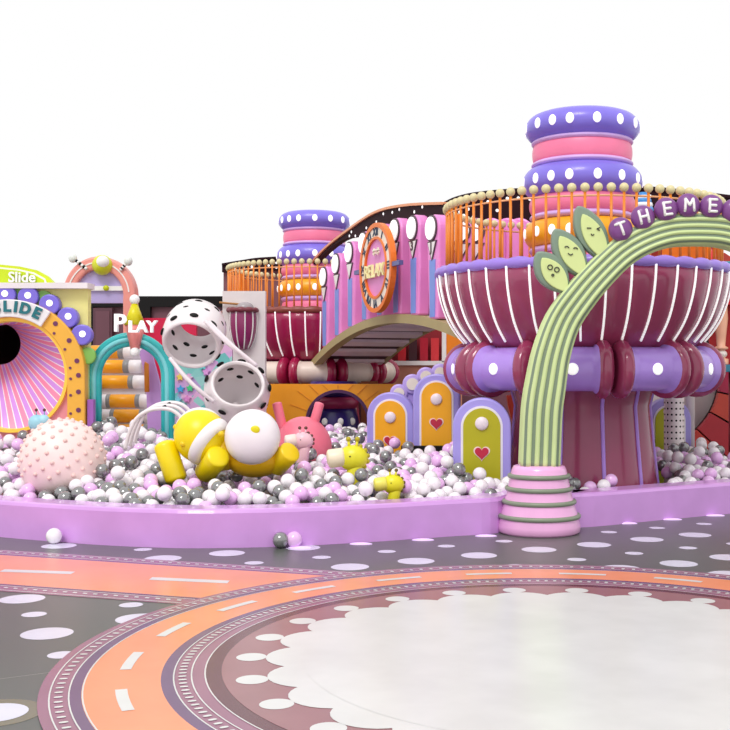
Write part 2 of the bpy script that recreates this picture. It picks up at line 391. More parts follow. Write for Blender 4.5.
# starry fascias
DRK = mat('280a14', .7, spec=.2); CORL = mat('ef8f70', .4)
def stars(o, pts, M=None, r=.022):
    for (x, y, z) in pts: MB(M).sph((x, y, z), r, sc=(1,.4,1), seg=8, rings=6).build('star_light', mat('ffffff', .4, emit=.6), o)
def fascia(topuv, botuv, Y, label, n=26, tm=None):
    A = [(P(u, v, Y).x, P(u, v, Y).z) for u, v in topuv]; B = [(P(u, v, Y).x, P(u, v, Y).z) for u, v in botuv]
    A = [(p.x, p.z) for p in smoothpts([(x,0,z) for x,z in A], 5)]; B = [(p.x, p.z) for p in smoothpts([(x,0,z) for x,z in B], 5)]
    o = thing('star_fascia', label, 'fascia', (A[0][0], Y, B[0][1]))
    MB().band(A, B, Y, Y+.12).build('panel', DRK, o)
    MB().band([(x, z+.03) for x, z in A], [(x, z-.01) for x, z in A], Y-.03, Y+.16).build('edge_trim', tm or CORL, o)
    pts = []
    for _ in range(n):
        i = random.randrange(len(A)); t = random.uniform(.12, .85); pts.append((A[i][0]+(B[i][0]-A[i][0])*t, Y-.005, A[i][1]+(B[i][1]-A[i][1])*t))
    stars(o, pts); return o
fascia([(441,206),(456,199),(480,194),(530,190),(600,188),(650,189),(700,194),(750,200)], [(441,228),(456,234),(480,238),(530,240),(600,240),(650,236),(700,226),(750,224)], 14.6, 'dark starry fascia with coral edge behind the plum cup railing', 46, DRK)
fascia([(222,265),(240,262),(262,259),(300,258),(330,262)], [(222,272),(240,271),(262,270),(300,270),(330,272)], 21.3, 'thin dark starry fascia behind the crimson cup railing', 14, DRK)
one('partition_panel', MB().box((P(223,0,21.4).x, 21.45, 0), (P(345,0,21.4).x, 21.55, P(0,268,21.4).z)), mat('84525a', .5), 'tall dusky maroon panel behind the crimson cup railing', 'panel')

# ------------------------------------------------------------ bridge, fence figures, clock
A0 = Vector((-1.62, 17.8, 0)); BD = Vector((1.92, -4.5, 0)); LEN = BD.length; d_ = BD.normalized(); nrm = Vector((-d_.y*-1, 0, 0))
nv = Vector((0,0,1)).cross(d_)*-1          # points away from the viewer's side
if nv.y < 0: nv = -nv
MBr = frame(A0, d_, (0,0,1))               # local x along the bridge, -y out to the viewer
def bz(t): return 2.24-1.22*(t-.62)**2
br = thing('arched_bridge', 'arched slatted footbridge joining the two giant cups', 'bridge', A0)
ts = [-.12+1.3*i/30 for i in range(31)]
MB(MBr).band([(t*LEN, bz(t)) for t in ts], [(t*LEN, bz(t)-.12) for t in ts], -.02, .12).build('edge_beam', mat('b0a070', .5), br)
MB(MBr).band([(t*LEN, bz(t)) for t in ts], [(t*LEN, bz(t)-.05) for t in ts], 1.22, 1.30).build('edge_beam', mat('b0a070', .5), br)
MB(MBr).band([(t*LEN, bz(t)-.0) for t in ts], [(t*LEN, bz(t)-.03) for t in ts], .12, 1.22).build('deck_underside', mat('46202c', .6), br)
for k in range(12):
    ta_, tb_ = -.1+k*.11, -.1+k*.11+.052
    q = [(t*LEN, bz(t)-.03) for t in (ta_, (ta_+tb_)/2, tb_)]
    MB(MBr).band(q, [(x, z-.045) for x, z in q], .125, 1.215).build('slat', mat('f8e4ee', .5), br)
PKP = mat('f08fd6', .35, coat=.15); BLU = mat('7f9be6', .4); DOUT = mat('54404a', .5)
ends = ['farthest left, next to the crimson cup', 'second from the crimson cup', 'third from the crimson cup', 'just left of the clock', 'behind the clock', 'just right of the clock', 'second right of the clock', 'nearest the plum cup']
def figure(M, label, mark=None, grp='pink figures on the bridge', face=True):
    o = thing('fence_figure', label, 'fence figure', M.to_translation(), grp)
    w = .17; h = 1.30
    pr = [(-.12, 0), (.15, 0), (.19, .6)]+circ(.0, h-.19, .19, 14, 0, PI)+[(-.16, .6)]
    MB(M).prism(pr, -.08, .08).build('body', PKP, o, bevel=.025)
    MB(M).prism([(-.075, .03), (.075, .03), (.09, .74), (-.085, .74)], -.088, -.078).build('blue_panel', BLU, o)
    if not face: return o
    MB(M).prism([(-.14, .97), (.14, .97), (.0, .72)], -.094, -.084).build('collar_outline', DOUT, o)
    MB(M).prism([(-.112, .955), (.112, .955), (.0, .755)], -.099, -.09).build('collar', WHITE, o)
    MB(M).prism(circ(-.02, h-.17, .165, 24), -.10, -.08).build('disc_outline', DOUT, o)
    MB(M).prism(circ(-.02, h-.17, .142, 24), -.115, -.10).build('face_disc', GLOW_WHITE, o)
    if mark: text('letter', mark, DOUT, o, M @ Vector((0, -.105, .89)), .16, M, .004, .004)
    return o
for k in range(8):
    t = .055+k*.125
    M = frame(A0+BD*t+Vector((0,0,bz(t)-.01)), d_, (0,0,1)) @ Matrix.Translation((0, .07, 0))
    figure(M, 'pink white-faced fence figure on the bridge, '+ends[k], {7:'J', 6:'3'}.get(k))
for k, u in enumerate((462, 476, 492, 508, 520)):       # the far side of the bridge rail, seen through the cup railing
    p = P(u, 300, 14.25); M = frame((p.x, 14.25, 2.15), (.9, -.3, 0), (0,0,1))
    figure(M, 'pink fence figure seen through the cup railing, '+['first', 'second', 'third', 'fourth', 'fifth'][k]+' from its left end', None, 'pink figures behind the cup railing', k < 2)
# clock
t = .645; cp = A0+BD*t; zc = H+(V0-268.5)*cp.y/F
MC_ = frame((cp.x, cp.y, zc), d_, (0,0,1)) @ Matrix.Translation((0, -.2, 0))
ck = thing('relax_clock', 'big orange ringed clock with roman numerals reading RELAX on the bridge', 'clock', MC_.to_translation())
def annul(mb, r0, r1, y0, y1, mi=0, n=48):
    return mb.band([(r1*math.cos(2*PI*i/n), r1*math.sin(2*PI*i/n)) for i in range(n+1)], [(r0*math.cos(2*PI*i/n), r0*math.sin(2*PI*i/n)) for i in range(n+1)], y0, y1, mi)
OC = mat('f07a20', .4)
annul(MB(MC_), .545, .605, -.05, .03).build('outer_ring', OC, ck); annul(MB(MC_), .385, .42, -.05, .03).build('inner_ring', OC, ck)
annul(MB(MC_), .42, .545, -.035, .02).build('dial', CREAM, ck)
MB(MC_).prism(circ(0, 0, .385, 40), -.02, .03).build('dial_centre', mat('e58ccc'), ck)
for k, nm in enumerate(['XII','I','II','III','IV','V','VI','VII','VIII','IX','X','XI']):
    a = PI/2-k*PI/6; text('numeral', nm, mat('2c3f5c', .5), ck, MC_ @ Vector((.483*math.cos(a), -.04, .483*math.sin(a))), .165, MC_, .004, .003, roll=a-PI/2)
text('lettering', 'RELAX', mat('fbf3b0', .4), ck, MC_ @ Vector((0, -.055, -.05)), .25, MC_, .015, .003)
text('sparkle', '* *', mat('fffbe0', .4), ck, MC_ @ Vector((.08, -.06, .17)), .2, MC_, .01, .005)
MB(MC_).box((-.85, -.04, -.03), (-.60, .02, .03)).build('side_bar', mat('5c6098'), ck); MB(MC_).box((.60, -.04, -.03), (.85, .02, .03)).build('side_bar', mat('5c6098'), ck)
# canopy arch behind the figures
Mc = frame(A0+nv*.22, d_, (0,0,1))
def cz(u, v, off=.22):
    # point on the canopy plane seen at (u,v)
    o_ = A0+nv*off; dr = Vector(((u-U0)/F, 1, (V0-v)/F)); n_ = nv
    k = o_.dot(n_)/dr.dot(n_); p = dr*k; return ((p-o_).dot(d_), H+p.z)
to = [cz(*q) for q in ((303,275),(322,252),(345,233),(375,213),(405,205.5),(443,203.5))]
bo = [cz(*q) for q in ((305,275.5),(323,254.5),(347,238),(375,240),(405,243),(443,245))]
to = [(p.x, p.z) for p in smoothpts([(x,0,z) for x,z in to], 5)]; bo = [(p.x, p.z) for p in smoothpts([(x,0,z) for x,z in bo], 5)]
cn = thing('star_canopy', 'dark arched starry canopy with coral edge above the bridge', 'canopy', Mc.to_translation())
MB(Mc).band(to, bo, 0, .1).build('panel', DRK, cn); MB(Mc).band([(x, z+.02) for x, z in to], [(x, z-.015) for x, z in to], -.03, .13).build('edge_trim', mat('e8a070'), cn)
pts = []
for q in ((352,232),(356,236),(367,228),(377,222),(384,214),(393,212.5),(400,209.5),(350,236),(423,207),(404,222),(372,232),(425,217),(415,212)):
    x, z = cz(*q); pts.append((x, -.01, z))
stars(cn, pts, Mc)

# ------------------------------------------------------------ things under the bridge
def box_uv(u0, v0, u1, v1, Y, d, mb=None):
    a = P(u0, v1, Y); b = P(u1, v0, Y); return (mb or MB()).box((a.x, Y, a.z), (b.x, Y+d, b.z))
def plate_hole(x0, x1, z0, z1, hx, hz, hr, y0, y1, mi=0, n=64, mb=None):
    A = []; B = []
    for i in range(n+1):
        a = 2*PI*i/n; c, s_ = math.cos(a), math.sin(a); B.append((hx+hr*c, hz+hr*s_))
        k = min(((x1-hx)/c if c > 1e-9 else 1e9), ((x0-hx)/c if c < -1e-9 else 1e9), ((z1-hz)/s_ if s_ > 1e-9 else 1e9), ((z0-hz)/s_ if s_ < -1e-9 else 1e9))
        A.append((hx+c*k, hz+s_*k))
    for cx_, cz_ in ((x0,z0),(x0,z1),(x1,z0),(x1,z1)):
        j = min(range(n), key=lambda i: (A[i][0]-cx_)**2+(A[i][1]-cz_)**2); A[j] = (cx_, cz_)
    A[n] = A[0]
    return (mb or MB()).band(A, B, y0, y1, mi)
Yo = 17.3; hc = P(338, 422, Yo)
ow = thing('portal_wall', 'orange quilted wall with a round dark-rimmed opening under the crimson cup', 'wall panel', (hc.x, Yo, 0))
plate_hole(P(255,0,Yo).x, P(396,0,Yo).x, 0, P(0,384,Yo).z, hc.x, hc.z, .47, Yo, Yo+.15).build('panel', mat('fca51c', .4, bump=.2), ow)
MM = frame((hc.x, Yo-.02, hc.z), (1,0,0), (0,0,1)); annul(MB(MM), .46, .51, -.03, .2).build('opening_rim', mat('4c1f52'), ow)
for k in range(9):
    a = math.radians(20+k*17.5); MB(MM).prism([(.53*math.cos(a)-.006, .53*math.sin(a)), (.53*math.cos(a)+.006, .53*math.sin(a)), (.80*math.cos(a)+.006, min(.58,.80*math.sin(a))), (.80*math.cos(a)-.006, min(.58,.80*math.sin(a)))], .008, .0195).build('seam', mat('d9820c'), ow)
it = thing('tyre_column', 'navy and crimson tyre column seen inside the round orange opening', 'column', (hc.x-.12, 17.93, 0))
for z0, z1, m, dd in ((0,.35,mat('a62a5a'),0), (.33,.86,mat('2c1c6a', .3),1), (.86,1.05,mat('a62a5a', .4),0), (1.05,1.3,mat('352070', .3),0)):
    pr = [(.36+.06*math.sin(PI*i/8), z0+(z1-z0)*i/8) for i in range(9)]; e = MB().lathe([(.01,z0)]+pr+[(.01,z1)], (hc.x-.12, 17.93, 0), 40).build('tyre', m, it)
    if dd:
        for a in (-50,-15,20,50): a = math.radians(a); MB().sph((hc.x-.12+.42*math.sin(a), 17.93-.42*math.cos(a), .66), .06, sc=(.8,.4,1)).build('dot', WHITE, e)
one('wooden_panel', MB().box((hc.x+.33, 17.9, 0), (hc.x+.6, 18.0, 1.3)), mat('8a4418', .5), 'brown wooden panel inside the right of the round opening', 'panel')
Yw = 20.5
wf = thing('shop_wall', 'orange wall with a white framed window onto red goods, under the bridge end', 'wall panel', (P(420,0,Yw).x, Yw, 0))
a = P(393,362,Yw); b = P(443,333,Yw)
MB().box((P(384,0,Yw).x, Yw, 0), (P(462,0,Yw).x, Yw+.1, a.z-.04)).build('lower_wall', mat('c98a72', .5), wf)
MB().box((b.x+.04, Yw, a.z-.04), (P(470,0,Yw).x, Yw+.1, P(0,318,Yw).z)).build('side_wall', mat('f58a1c', .45), wf)
mb = MB(); mb.box((P(384,0,Yw).x, Yw-.05, a.z-.06), (b.x+.06, Yw+.12, a.z+.02)); mb.box((b.x-.02, Yw-.05, a.z), (b.x+.06, Yw+.12, b.z+.1)); mb.build('window_frame', WHITE, wf)
MB().box((P(384,0,Yw).x, Yw+.5, a.z-.04), (b.x+.06, Yw+.6, b.z+.2)).build('shelf_back', mat('8a1c28', .5), wf)
for i, (u, c) in enumerate(((398,'c8202c'),(409,'3c1820'),(420,'b01830'),(431,'d83a40'))):
    box_uv(u, 338, u+8, 361, Yw+.2, .2).build('red_box', mat(c), wf)
# poster board with a cup relief
Yp = 15.8; a = P(222.5,430,Yp); b = P(265.3,291,Yp)
pb = thing('cup_board', 'white upright board carrying a small striped plum cup, left of the crimson cup', 'board', ((a.x+b.x)/2, Yp, 0))
MB().box((a.x, Yp, 0), (b.x, Yp+.12, b.z)).build('board', mat('e4dcdc', .4), pb)
c = P(243,350,Yp); pr = [(.02,0),(.10,.02),(.16,.14),(.195,.3),(.20,.45),(.19,.56)]
mb = MB(); mb.lathe(pr, (c.x, Yp-.02, c.z), 48)
for k in range(10): q = 2*PI*k/10; mb.tube(smoothpts([(c.x+(r+.003)*math.cos(q), Yp-.02+(r+.003)*math.sin(q), c.z+z) for r, z in pr[1:]], 3), .009, seg=6, mi=1)
mb.build('relief_cup', [mat('8f2a62', .25, coat=.3), WHITE], pb)
mb = MB(); mb.tube([(c.x+.2*math.cos(2*PI*i/60), Yp-.02+.2*math.sin(2*PI*i/60), c.z+.57) for i in range(60)], [.028+.012*abs(math.sin(i*PI/6)) for i in range(60)], seg=8, closed=True); mb.build('lip', mat('7c3440'), pb)
MB().sph((c.x+.03, Yp-.02, c.z+.6), .13, sc=(1,1,.7)).build('lid', mat('a8a0a4', .25), pb)
MB().cyl((c.x-.33, Yp-.05, c.z+.68), (c.x+.0, Yp-.05, c.z+.65), .015, seg=8).build('spoon', mat('b07a40'), pb)

# heart doors
HT = mat('c01c40', .4)
def heart(cx, cz, s):
    out = []
    for i in range(36):
        t = 2*PI*i/36; out.append((cx+s*16*math.sin(t)**3/16, cz+s*(13*math.cos(t)-5*math.cos(2*t)-2*math.cos(3*t)-math.cos(4*t))/16))
    return out
def door(u, vt, Y, w, ang, pcol, label, dotz, heartz, z0=.15, wi=.64):
    p = P(u, vt, Y); h = p.z; M = frame((p.x, Y, 0), (math.cos(ang), math.sin(ang), 0), (0,0,1))
    o = thing('heart_panel', label, 'arched panel', (p.x, Y, 0), 'arched heart panels')
    MB(M).prism(arch(w, h, 0), -.09, .09).build('frame', mat('a79ae6', .35), o, bevel=.02)
    MB(M).prism(arch(w*.72, h-w*.28, 0), -.10, -.088).build('outline', mat('ece6f4'), o)
    MB(M).prism(arch(w*wi, h-w*.36, 0), -.11, -.098).build('inner_panel', pcol, o)
    MB(M).lathe([(0,.03),(.055,.03),(.068,.015),(.068,0)], seg=24, R=Matrix.Rotation(PI/2, 3, 'X'), c=(0, -.108, dotz)).build('knob', mat('f0e2ea', .3), o)
    MB(M).prism([(x, z) for x, z in heart(0, heartz, .084)], -.114, -.108).build('heart_outline', mat('f3d9d9'), o)
    MB(M).prism([(x, z) for x, z in heart(0, heartz, .07)], -.122, -.112).build('heart', HT, o)
zt = lambda v, Y: H+(V0-v)*Y/F
door(391.5, 392, 13.2, .285, -.12, mat('f6ad10', .4), 'low lilac arched panel, orange inside, with pale dot and half-buried heart, leftmost', zt(417,13.2), zt(440.5,13.2))
door(437, 373.7, 12.9, .275, -.08, mat('f6ad10', .4), 'tallest lilac arched panel, orange inside, with heart, between the other two', zt(399,12.9), zt(423,12.9))
door(482, 397.5, 11.25, .295, -.08, mat('b5ae0c', .4), 'lilac arched panel with olive yellow inside and red heart, left of the plum cup stem', zt(423,11.25), zt(452,11.25))
door(667, 398, 13.95, .29, .1, mat('b8b80c', .4), 'lilac arched panel with olive yellow inside, right of the cup stem behind the perforated column', zt(405,13.9), zt(413,13.9))
cb = thing('scalloped_cloud_board', 'lilac scalloped board with cream dots behind the orange heart panels', 'board', P(430,0,13.6).xy.to_3d())
for (u, v, r) in ((399,393,9),(412.5,384,10),(426,376.5,9.5),(440,372.5,9),(454,376,9)):
    p = P(u, v, 13.6); mb = MB().prism(circ(p.x, p.z, r*13.6/F, 28)+[], 13.55, 13.65); e = mb.build('scallop', mat('c0a8ec', .35), cb, bevel=.02)
    MB().prism(circ(p.x, p.z, r*.6*13.6/F, 24), 13.53, 13.56).build('dot', CREAM, e)
p = P(430, 386, 13.6); MB().box((P(404,0,13.6).x, 13.58, 0), (P(458,0,13.6).x, 13.66, p.z)).build('board', mat('b59ce8', .4), cb)
one('dark_step', MB().box((P(402,0,13.2).x, 12.55, 0), (P(452,0,13.2).x, 12.65, .62)), BLACK, 'black plinth in front of the orange heart panels', 'plinth')

# ------------------------------------------------------------ right-hand side
p = P(674, 0, 13.4); pc = thing('perforated_column', 'white round column covered in black holes, right of the plum cup stem', 'column', (p.x, 13.4, 0))
mb = MB().lathe([(.12,0),(.12,1.25),(0,1.25)], (p.x, 13.4, 0), 40)
for i in range(13):
    for k in range(14):
        a = 2*PI*k/14; R = Matrix.Rotation(a, 3, 'Z'); mb.sph((p.x+.119*math.sin(a), 13.4-.119*math.cos(a), .3+i*.072), .0125, sc=(1,.3,1), R=R, seg=10, rings=6, mi=1)
mb.build('shaft', [mat('e9dede', .35), BLACK], pc)
Yr = 15.2; rc = P(650, 378, Yr); mb = MB(frame((rc.x, Yr, rc.z), (1,0,0), (0,0,1)))
rp = thing('red_tiled_ring', 'big round red tiled portal at the right behind the plum cup', 'portal', (rc.x, Yr, 0))
ri, ro = .96, 2.0; REDS = [mat('d8382c', .35), mat('c82436', .35), mat('e04c38', .35), mat('c01f50', .35)]
for k in range(20):
    a0 = 2*PI*k/20+.02+.1; a1 = a0+2*PI/20-.022
    if rc.z+ro*math.sin((a0+a1)/2) < .1 and False: continue
    A = [(ro*math.cos(a0+(a1-a0)*i/4), ro*math.sin(a0+(a1-a0)*i/4)) for i in range(5)]; B = [(ri*x/ro, ri*z/ro) for x, z in A]
    if min(rc.z+z for x, z in A) < 0: A = [(x, max(z, -rc.z+.01)) for x, z in A]
    MB(frame((rc.x, Yr, rc.z), (1,0,0), (0,0,1))).band(A, B, -.06, .06).build('tile', REDS[k%4], rp)
annul(MB(frame((rc.x, Yr+.08, rc.z), (1,0,0), (0,0,1))), ri, 1.42, -.03, .05).build('backing', BLACK, rp)
one('pale_partition', MB().box((P(610,0,15.6).x, 15.6, 0), (P(728,0,15.6).x, 15.7, 2.0)), mat('f2ecea', .5), 'pale grey partition wall seen inside the red tiled portal', 'panel')
one('dark_partition', MB().box((P(722,0,15.6).x+.2, 15.5, 0), (6.5, 15.6, 2.6)), mat('5c2028', .5), 'dark red partition at the far right edge', 'panel')
Yb = 13.6; p = P(722, 369, Yb)
bl = thing('side_balcony', 'small balcony with teal ledges and a peach baluster at the right edge', 'balcony', (p.x, Yb, 0))
MB().box((P(715,0,Yb).x, Yb-.1, zt(372,Yb)), (P(790,0,Yb).x, Yb+.3, zt(364.5,Yb))).build('ledge', mat('2f7f98', .4), bl, bevel=.01)
MB().box((P(717,0,Yb).x, Yb-.1, zt(281,Yb)), (P(790,0,Yb).x, Yb+.3, zt(275,Yb))).build('ledge', mat('3a9cae', .4), bl, bevel=.01)
MB().box((P(716,0,Yb).x, Yb-.1, zt(268,Yb)), (P(790,0,Yb).x, Yb+.3, zt(262,Yb))).build('ledge', mat('3a9cae', .4), bl, bevel=.01)
z0 = zt(364,Yb); z1 = zt(281,Yb); hh = z1-z0; pr = [(.095,0),(.095,.06),(.06,.09)]
prf = [(.09,0),(.09,.06*hh),(.05,.07*hh),(.05,.17*hh),(.085,.18*hh),(.085,.2*hh),(.05,.22*hh),(.06,.32*hh),(.085,.55*hh),(.07,.75*hh),(.05,.85*hh),(.07,.9*hh),(.07,hh)]
for i, u in enumerate((721.5, 748, 775)):
    q = P(u, 0, Yb); MB().lathe(prf, (q.x, Yb+.02, z0), 24).build('baluster', mat('f4b898', .4), bl)
    MB().sph((q.x, Yb+.02, z0+.12*hh), .075, sc=(1,1,.75)).build('bead', mat('f2ebe2', .3), bl)
MB().box((P(716,0,Yb).x, Yb+.31, zt(372,Yb)), (P(800,0,Yb).x, Yb+.35, zt(262,Yb))).build('red_back_panel', mat('cc2a30', .45), bl)
MB().cyl((P(735,0,Yb).x, Yb+.1, 0), (P(735,0,Yb).x, Yb+.1, z0), .05).build('support_post', mat('8c2430'), bl)
# striped dome and red tent behind the plum railing
q = P(643, 215, 13.95); sd = thing('striped_dome', 'small blue and white striped dome rising behind the plum cup railing', 'dome', (q.x, 13.95, 2.4))
for i, (r, z, m) in enumerate(((.13,0,'c83040'),(.125,.06,'3f8fd8'),(.115,.12,'f4f6fa'),(.10,.17,'3f8fd8'),(.075,.215,'f4f6fa'),(.05,.255,'3f8fd8'))):
    MB().lathe([(0,-.03),(r,-.03),(r*1.08,0),(r,.03),(0,.03)], (q.x, 13.95, q.z+z), 24).build('band', mat(m), sd)
MB().cyl((q.x, 13.95, 2.4), (q.x, 13.95, q.z-.03), .05).build('pole', mat('c83040'), sd)
q = P(690, 262, 14.1); one('red_tent', MB().lathe([(.55,2.3),(.5,2.6),(.36,2.9),(.2,3.1),(.02,3.22)], (q.x, 14.1, 0), 36, rf=lambda a, z: 1+.04*abs(math.sin(6*a))).cyl((q.x,14.1,0),(q.x,14.1,2.35),.06, mi=1), [mat('e0182c', .45), mat('d8cccc', .4)], 'red pleated tent top behind the orange posts at right', 'tent', origin=(q.x, 14.1, 0))

# ------------------------------------------------------------ slide facade on the left
Yf = 12.8; fc = P(13.5, 375.2, Yf); sf = thing('slide_facade', 'pale yellow slide house front with round striped funnel mouth', 'slide house', (fc.x, Yf, 0))
xr = P(88,0,Yf).x; ztp = zt(289,Yf)
plate_hole(-6.2, xr, 0, ztp, fc.x, fc.z, .62, Yf, Yf+.12).build('front_wall', mat('ece48e', .45), sf)
MB().box((-6.3, Yf-.12, ztp), (xr+.03, Yf+.16, ztp+.065)).build('ledge', mat('efe6ea', .4), sf)
MMf = frame((fc.x, Yf, fc.z), (1,0,0), (0,0,1))
def archband(r0, r1, y0, y1, a0=0, a1=PI, leg=True, n=40):
    A = circ(0, 0, r1, n, a0, a1); B = circ(0, 0, r0, n, a0, a1)
    if leg: A = [(r1, -fc.z)]+A+[(-r1, -fc.z)]; B = [(r0, -fc.z)]+B+[(-r0, -fc.z)]
    return MB(MMf).band(A, B, y0, y1)
archband(.665, .872, -.14, 0).build('orange_arch', mat('f3b440', .4), sf, bevel=.015)
annul(MB(MMf), .628, .665, -.10, .02).build('yellow_hoop', mat('f6c84a', .3, emit=.15), sf)  # faint glow put into the hoop colour for the yellow-lit mouth edge
MB(MMf).prism([(-.665,-fc.z),(.665,-fc.z)]+[(.665,-.02)]+[(.64*math.cos(a), .64*math.sin(a)) for a in [-.05-(PI-.1)*i/30 for i in range(31)]]+[(-.665,-.02)], -.05, -.001).build('spandrel', mat('f09aa6', .4), sf)
purple = mat('8070dc', .35)
for k in range(-4, 6):
    a = math.radians(93.5-15.8*k) if k > -5 else 0; green = k in (5,)
    x, z = .95*math.cos(a), .925*math.sin(a)
    if green: x, z = .90*math.cos(a), .90*math.sin(a)
    e = MB(MMf).prism(circ(x, z, .10 if green else .12, 26), -.05 if green else -.11, 0).build('scallop', mat('86c05a') if green else purple, sf, bevel=.015)
    if not green: MB(MMf).prism(circ(x*1.02, z*1.02, .038, 18), -.118, -.105).build('dot', GLOW_WHITE, e)
for a in (85, 68, 101, 117):
    a = math.radians(a); MB(MMf).prism(circ(.97*math.cos(a), .95*math.sin(a), .1, 20), -.05, -.0).build('green_scallop', mat('86c05a'), sf)
for s_ in (-1, 1):
    xx = sorted((s_*.885, s_*.955)); MB(MMf).box((xx[0], -.09, -fc.z), (xx[1], 0, -.28)).build('purple_strip', mat('a260b8'), sf)
for a in (90-42, 90-60, 90-78): 
    a = math.radians(a); MB(MMf).prism(circ(.80*math.cos(a), .80*math.sin(a), .028, 16), -.148, -.136).build('dot', mat('70305c'), sf); a -= .09; MB(MMf).prism(circ(.71*math.cos(a), .71*math.sin(a), .016, 12), -.148, -.136).build('dot', mat('70305c'), sf)
for z in (-.05, -.24, -.45, -.66): 
    MB(MMf).prism(circ(.80, z+.05, .028, 16), -.148, -.136).build('dot', mat('70305c'), sf); MB(MMf).prism(circ(.71, z+.01, .016, 12), -.148, -.136).build('dot', mat('70305c'), sf)
archband(.67, .872, -.18, -.14, math.radians(56), math.radians(131), False).build('name_plate', mat('f1ecee', .35), sf, bevel=.01)
for k, chh in enumerate('SLIDE'):
    a = math.radians((99,90.5,83.1,75,64.8)[k]); q = MMf @ Vector((.785*math.cos(a), -.19, .785*math.sin(a)))
    text('letter', chh, mat('12707a', .4), sf, q, .17, None, .008, .008, roll=a-PI/2)
# funnel
mb = MB(); n = 46; hb = Vector((P(0,344,13.35).x, 13.35, zt(344,13.35))); c0 = Vector((fc.x, Yf-.0, fc.z)); stp = 8
SW = [mat('f78fb4', .3), mat('d394ea', .3), WHITE]
for k in range(n):
    for sub, (b0, b1) in enumerate(((0, .84), (.84, 1))):
        a0 = 2*PI*(k//2*2+ (k%2)+b0)/n; a1 = 2*PI*((k//2*2)+(k%2)+b1)/n; vs = []
        for i in range(stp+1):
            t = i/stp; c_ = c0.lerp(hb, t); r = .62+(.25-.62)*t**.85
            for a in (a0, a1): vs.append(c_+Vector((r*math.cos(a), 0, r*math.sin(a))))
        mb.add(vs, [(2*i, 2*i+1, 2*i+3, 2*i+2) for i in range(stp)], (k%2 if sub == 0 else 2))
mb.build('funnel', SW, sf)
mb = MB(); R = Matrix.Rotation(PI/2, 3, 'X'); mb.lathe([(.25,0),(.25,-1.2),(.0,-1.2)], hb, 32, R=R); mb.build('tunnel', mat('2a1018', .5), sf)
# lime sign above
Ys = 12.9
sg = thing('lime_sign', 'lime green rounded sign reading Slide on top of the slide house', 'sign', (P(0,0,Ys).x, Ys, ztp+.065))
def signpoly(k):
    t = [(P(u, v, Ys).x, P(u, v, Ys).z) for u, v in ((-70,266),(-20,264),(0,264.5),(20,266.5),(36,270),(47,276),(55,285))]
    b = ztp+.067; return [(x, z) for x, z in t]
tp_ = signpoly(0); zb = ztp+.066
MB().prism([(tp_[0][0], zb)]+tp_[:-1]+[(tp_[-1][0], zb)], Ys, Ys+.08).build('board', mat('cfe01c', .4), sg)
ins = [(x-.02, z-.03) for x, z in tp_[:-1]]
MB().prism([(ins[0][0], zb)]+ins+[(tp_[-1][0]-.09, zb)], Ys-.012, Ys+.01).build('white_line', WHITE, sg)
ins = [(x-.03, z-.048) for x, z in tp_[:-1]]
MB().prism([(ins[0][0], zb)]+ins+[(tp_[-1][0]-.12, zb)], Ys-.02, Ys-.0).build('inner_board', mat('c6dc10', .4), sg)
q = P(22, 277.6, Ys-.05); text('lettering', 'Slide', WHITE, sg, q, .17, None, .012, .003)

# bug arch on the roof behind
Yg = 15.35; gc = P(101, 296, Yg); bg = thing('bug_arch', 'coral bug-shaped arch with lime bobble and striped antennae behind the slide house', 'arch', (gc.x, Yg, 0))
k = Yg/F; Mg = frame((gc.x, Yg, gc.z), (1,0,0), (0,0,1))
COR = mat('f09a90', .4)
A = circ(0, 0, 39*k, 40, -.12, PI+.05, rx=36*k); B = circ(0, 0, 26*k, 40, -.12, PI+.05, rx=24*k)
MB(Mg).band([(35.5*k, -1.9)]+A, [(24.5*k, -1.9)]+B, -.12, .12).build('coral_arch', COR, bg, bevel=.03)
MB(Mg).band(circ(0,0,33.3*k,40,.1,PI,rx=31*k), circ(0,0,32*k,40,.1,PI,rx=29.7*k), -.13, -.118).build('white_piping', WHITE, bg)
MB(Mg).prism(circ(0, 0, 27*k, 30, 0, PI, rx=25*k)+[(-25*k, -12*k*.6), (25*k, -12*k*.6)], -.05, .1).build('lavender_dome', mat('b8aade', .4), bg)
MB(Mg).box((-26*k, -.09, 5*k), (25*k, -.04, 9.5*k)).build('belt', WHITE, bg)
MB(Mg).lathe([(0,.03),(.035,.03),(.04,0)], c=(7*k, -.09, 7.5*k), seg=20, R=Matrix.Rotation(PI/2,3,'X')).build('belt_button', mat('c8d010'), bg)
bb_ = MB(Mg).sph((4*k, -.13, 30*k), 10*k).build('lime_bobble', mat('d4d828', .35), bg)
MB(Mg).sph((6*k, -.21, 32.5*k), 6.3*k).build('white_cap', WHITE, bb_)
for s_, (x, z, x2, z2) in enumerate(((-11, 26, -25, 37), (22, 25, 30, 34))):
    a = Vector((x*k, -.14, z*k)); b = Vector((x2*k, -.14, z2*k))
    for i in range(6): MB(Mg).cyl(a.lerp(b, i/6*.8), a.lerp(b, (i+1)/6*.8), .022, seg=12).build('antenna_band', BLACK if i%2 else WHITE, bg)
    MB(Mg).sph(b, .058, sc=(1,.9,1.15)).build('antenna_bulb', mat('e8ece8', .2), bg)
one('crimson_board', box_uv(142, 318, 196, 474.7, 15.6, .1), mat('d8184c', .4), 'crimson upright board behind the teal arch and its lettering', 'board')
pi = thing('wall_recess', 'dark maroon framed recess panel on the far back wall', 'panel', (P(100,0,21.8).x, 21.85, 0)); box_uv(93, 308, 112, 430, 21.85, .04).build('frame', mat('5c3340'), pi); box_uv(95.5, 311, 109.5, 430, 21.83, .03).build('inner', mat('6c3f4c'), pi)

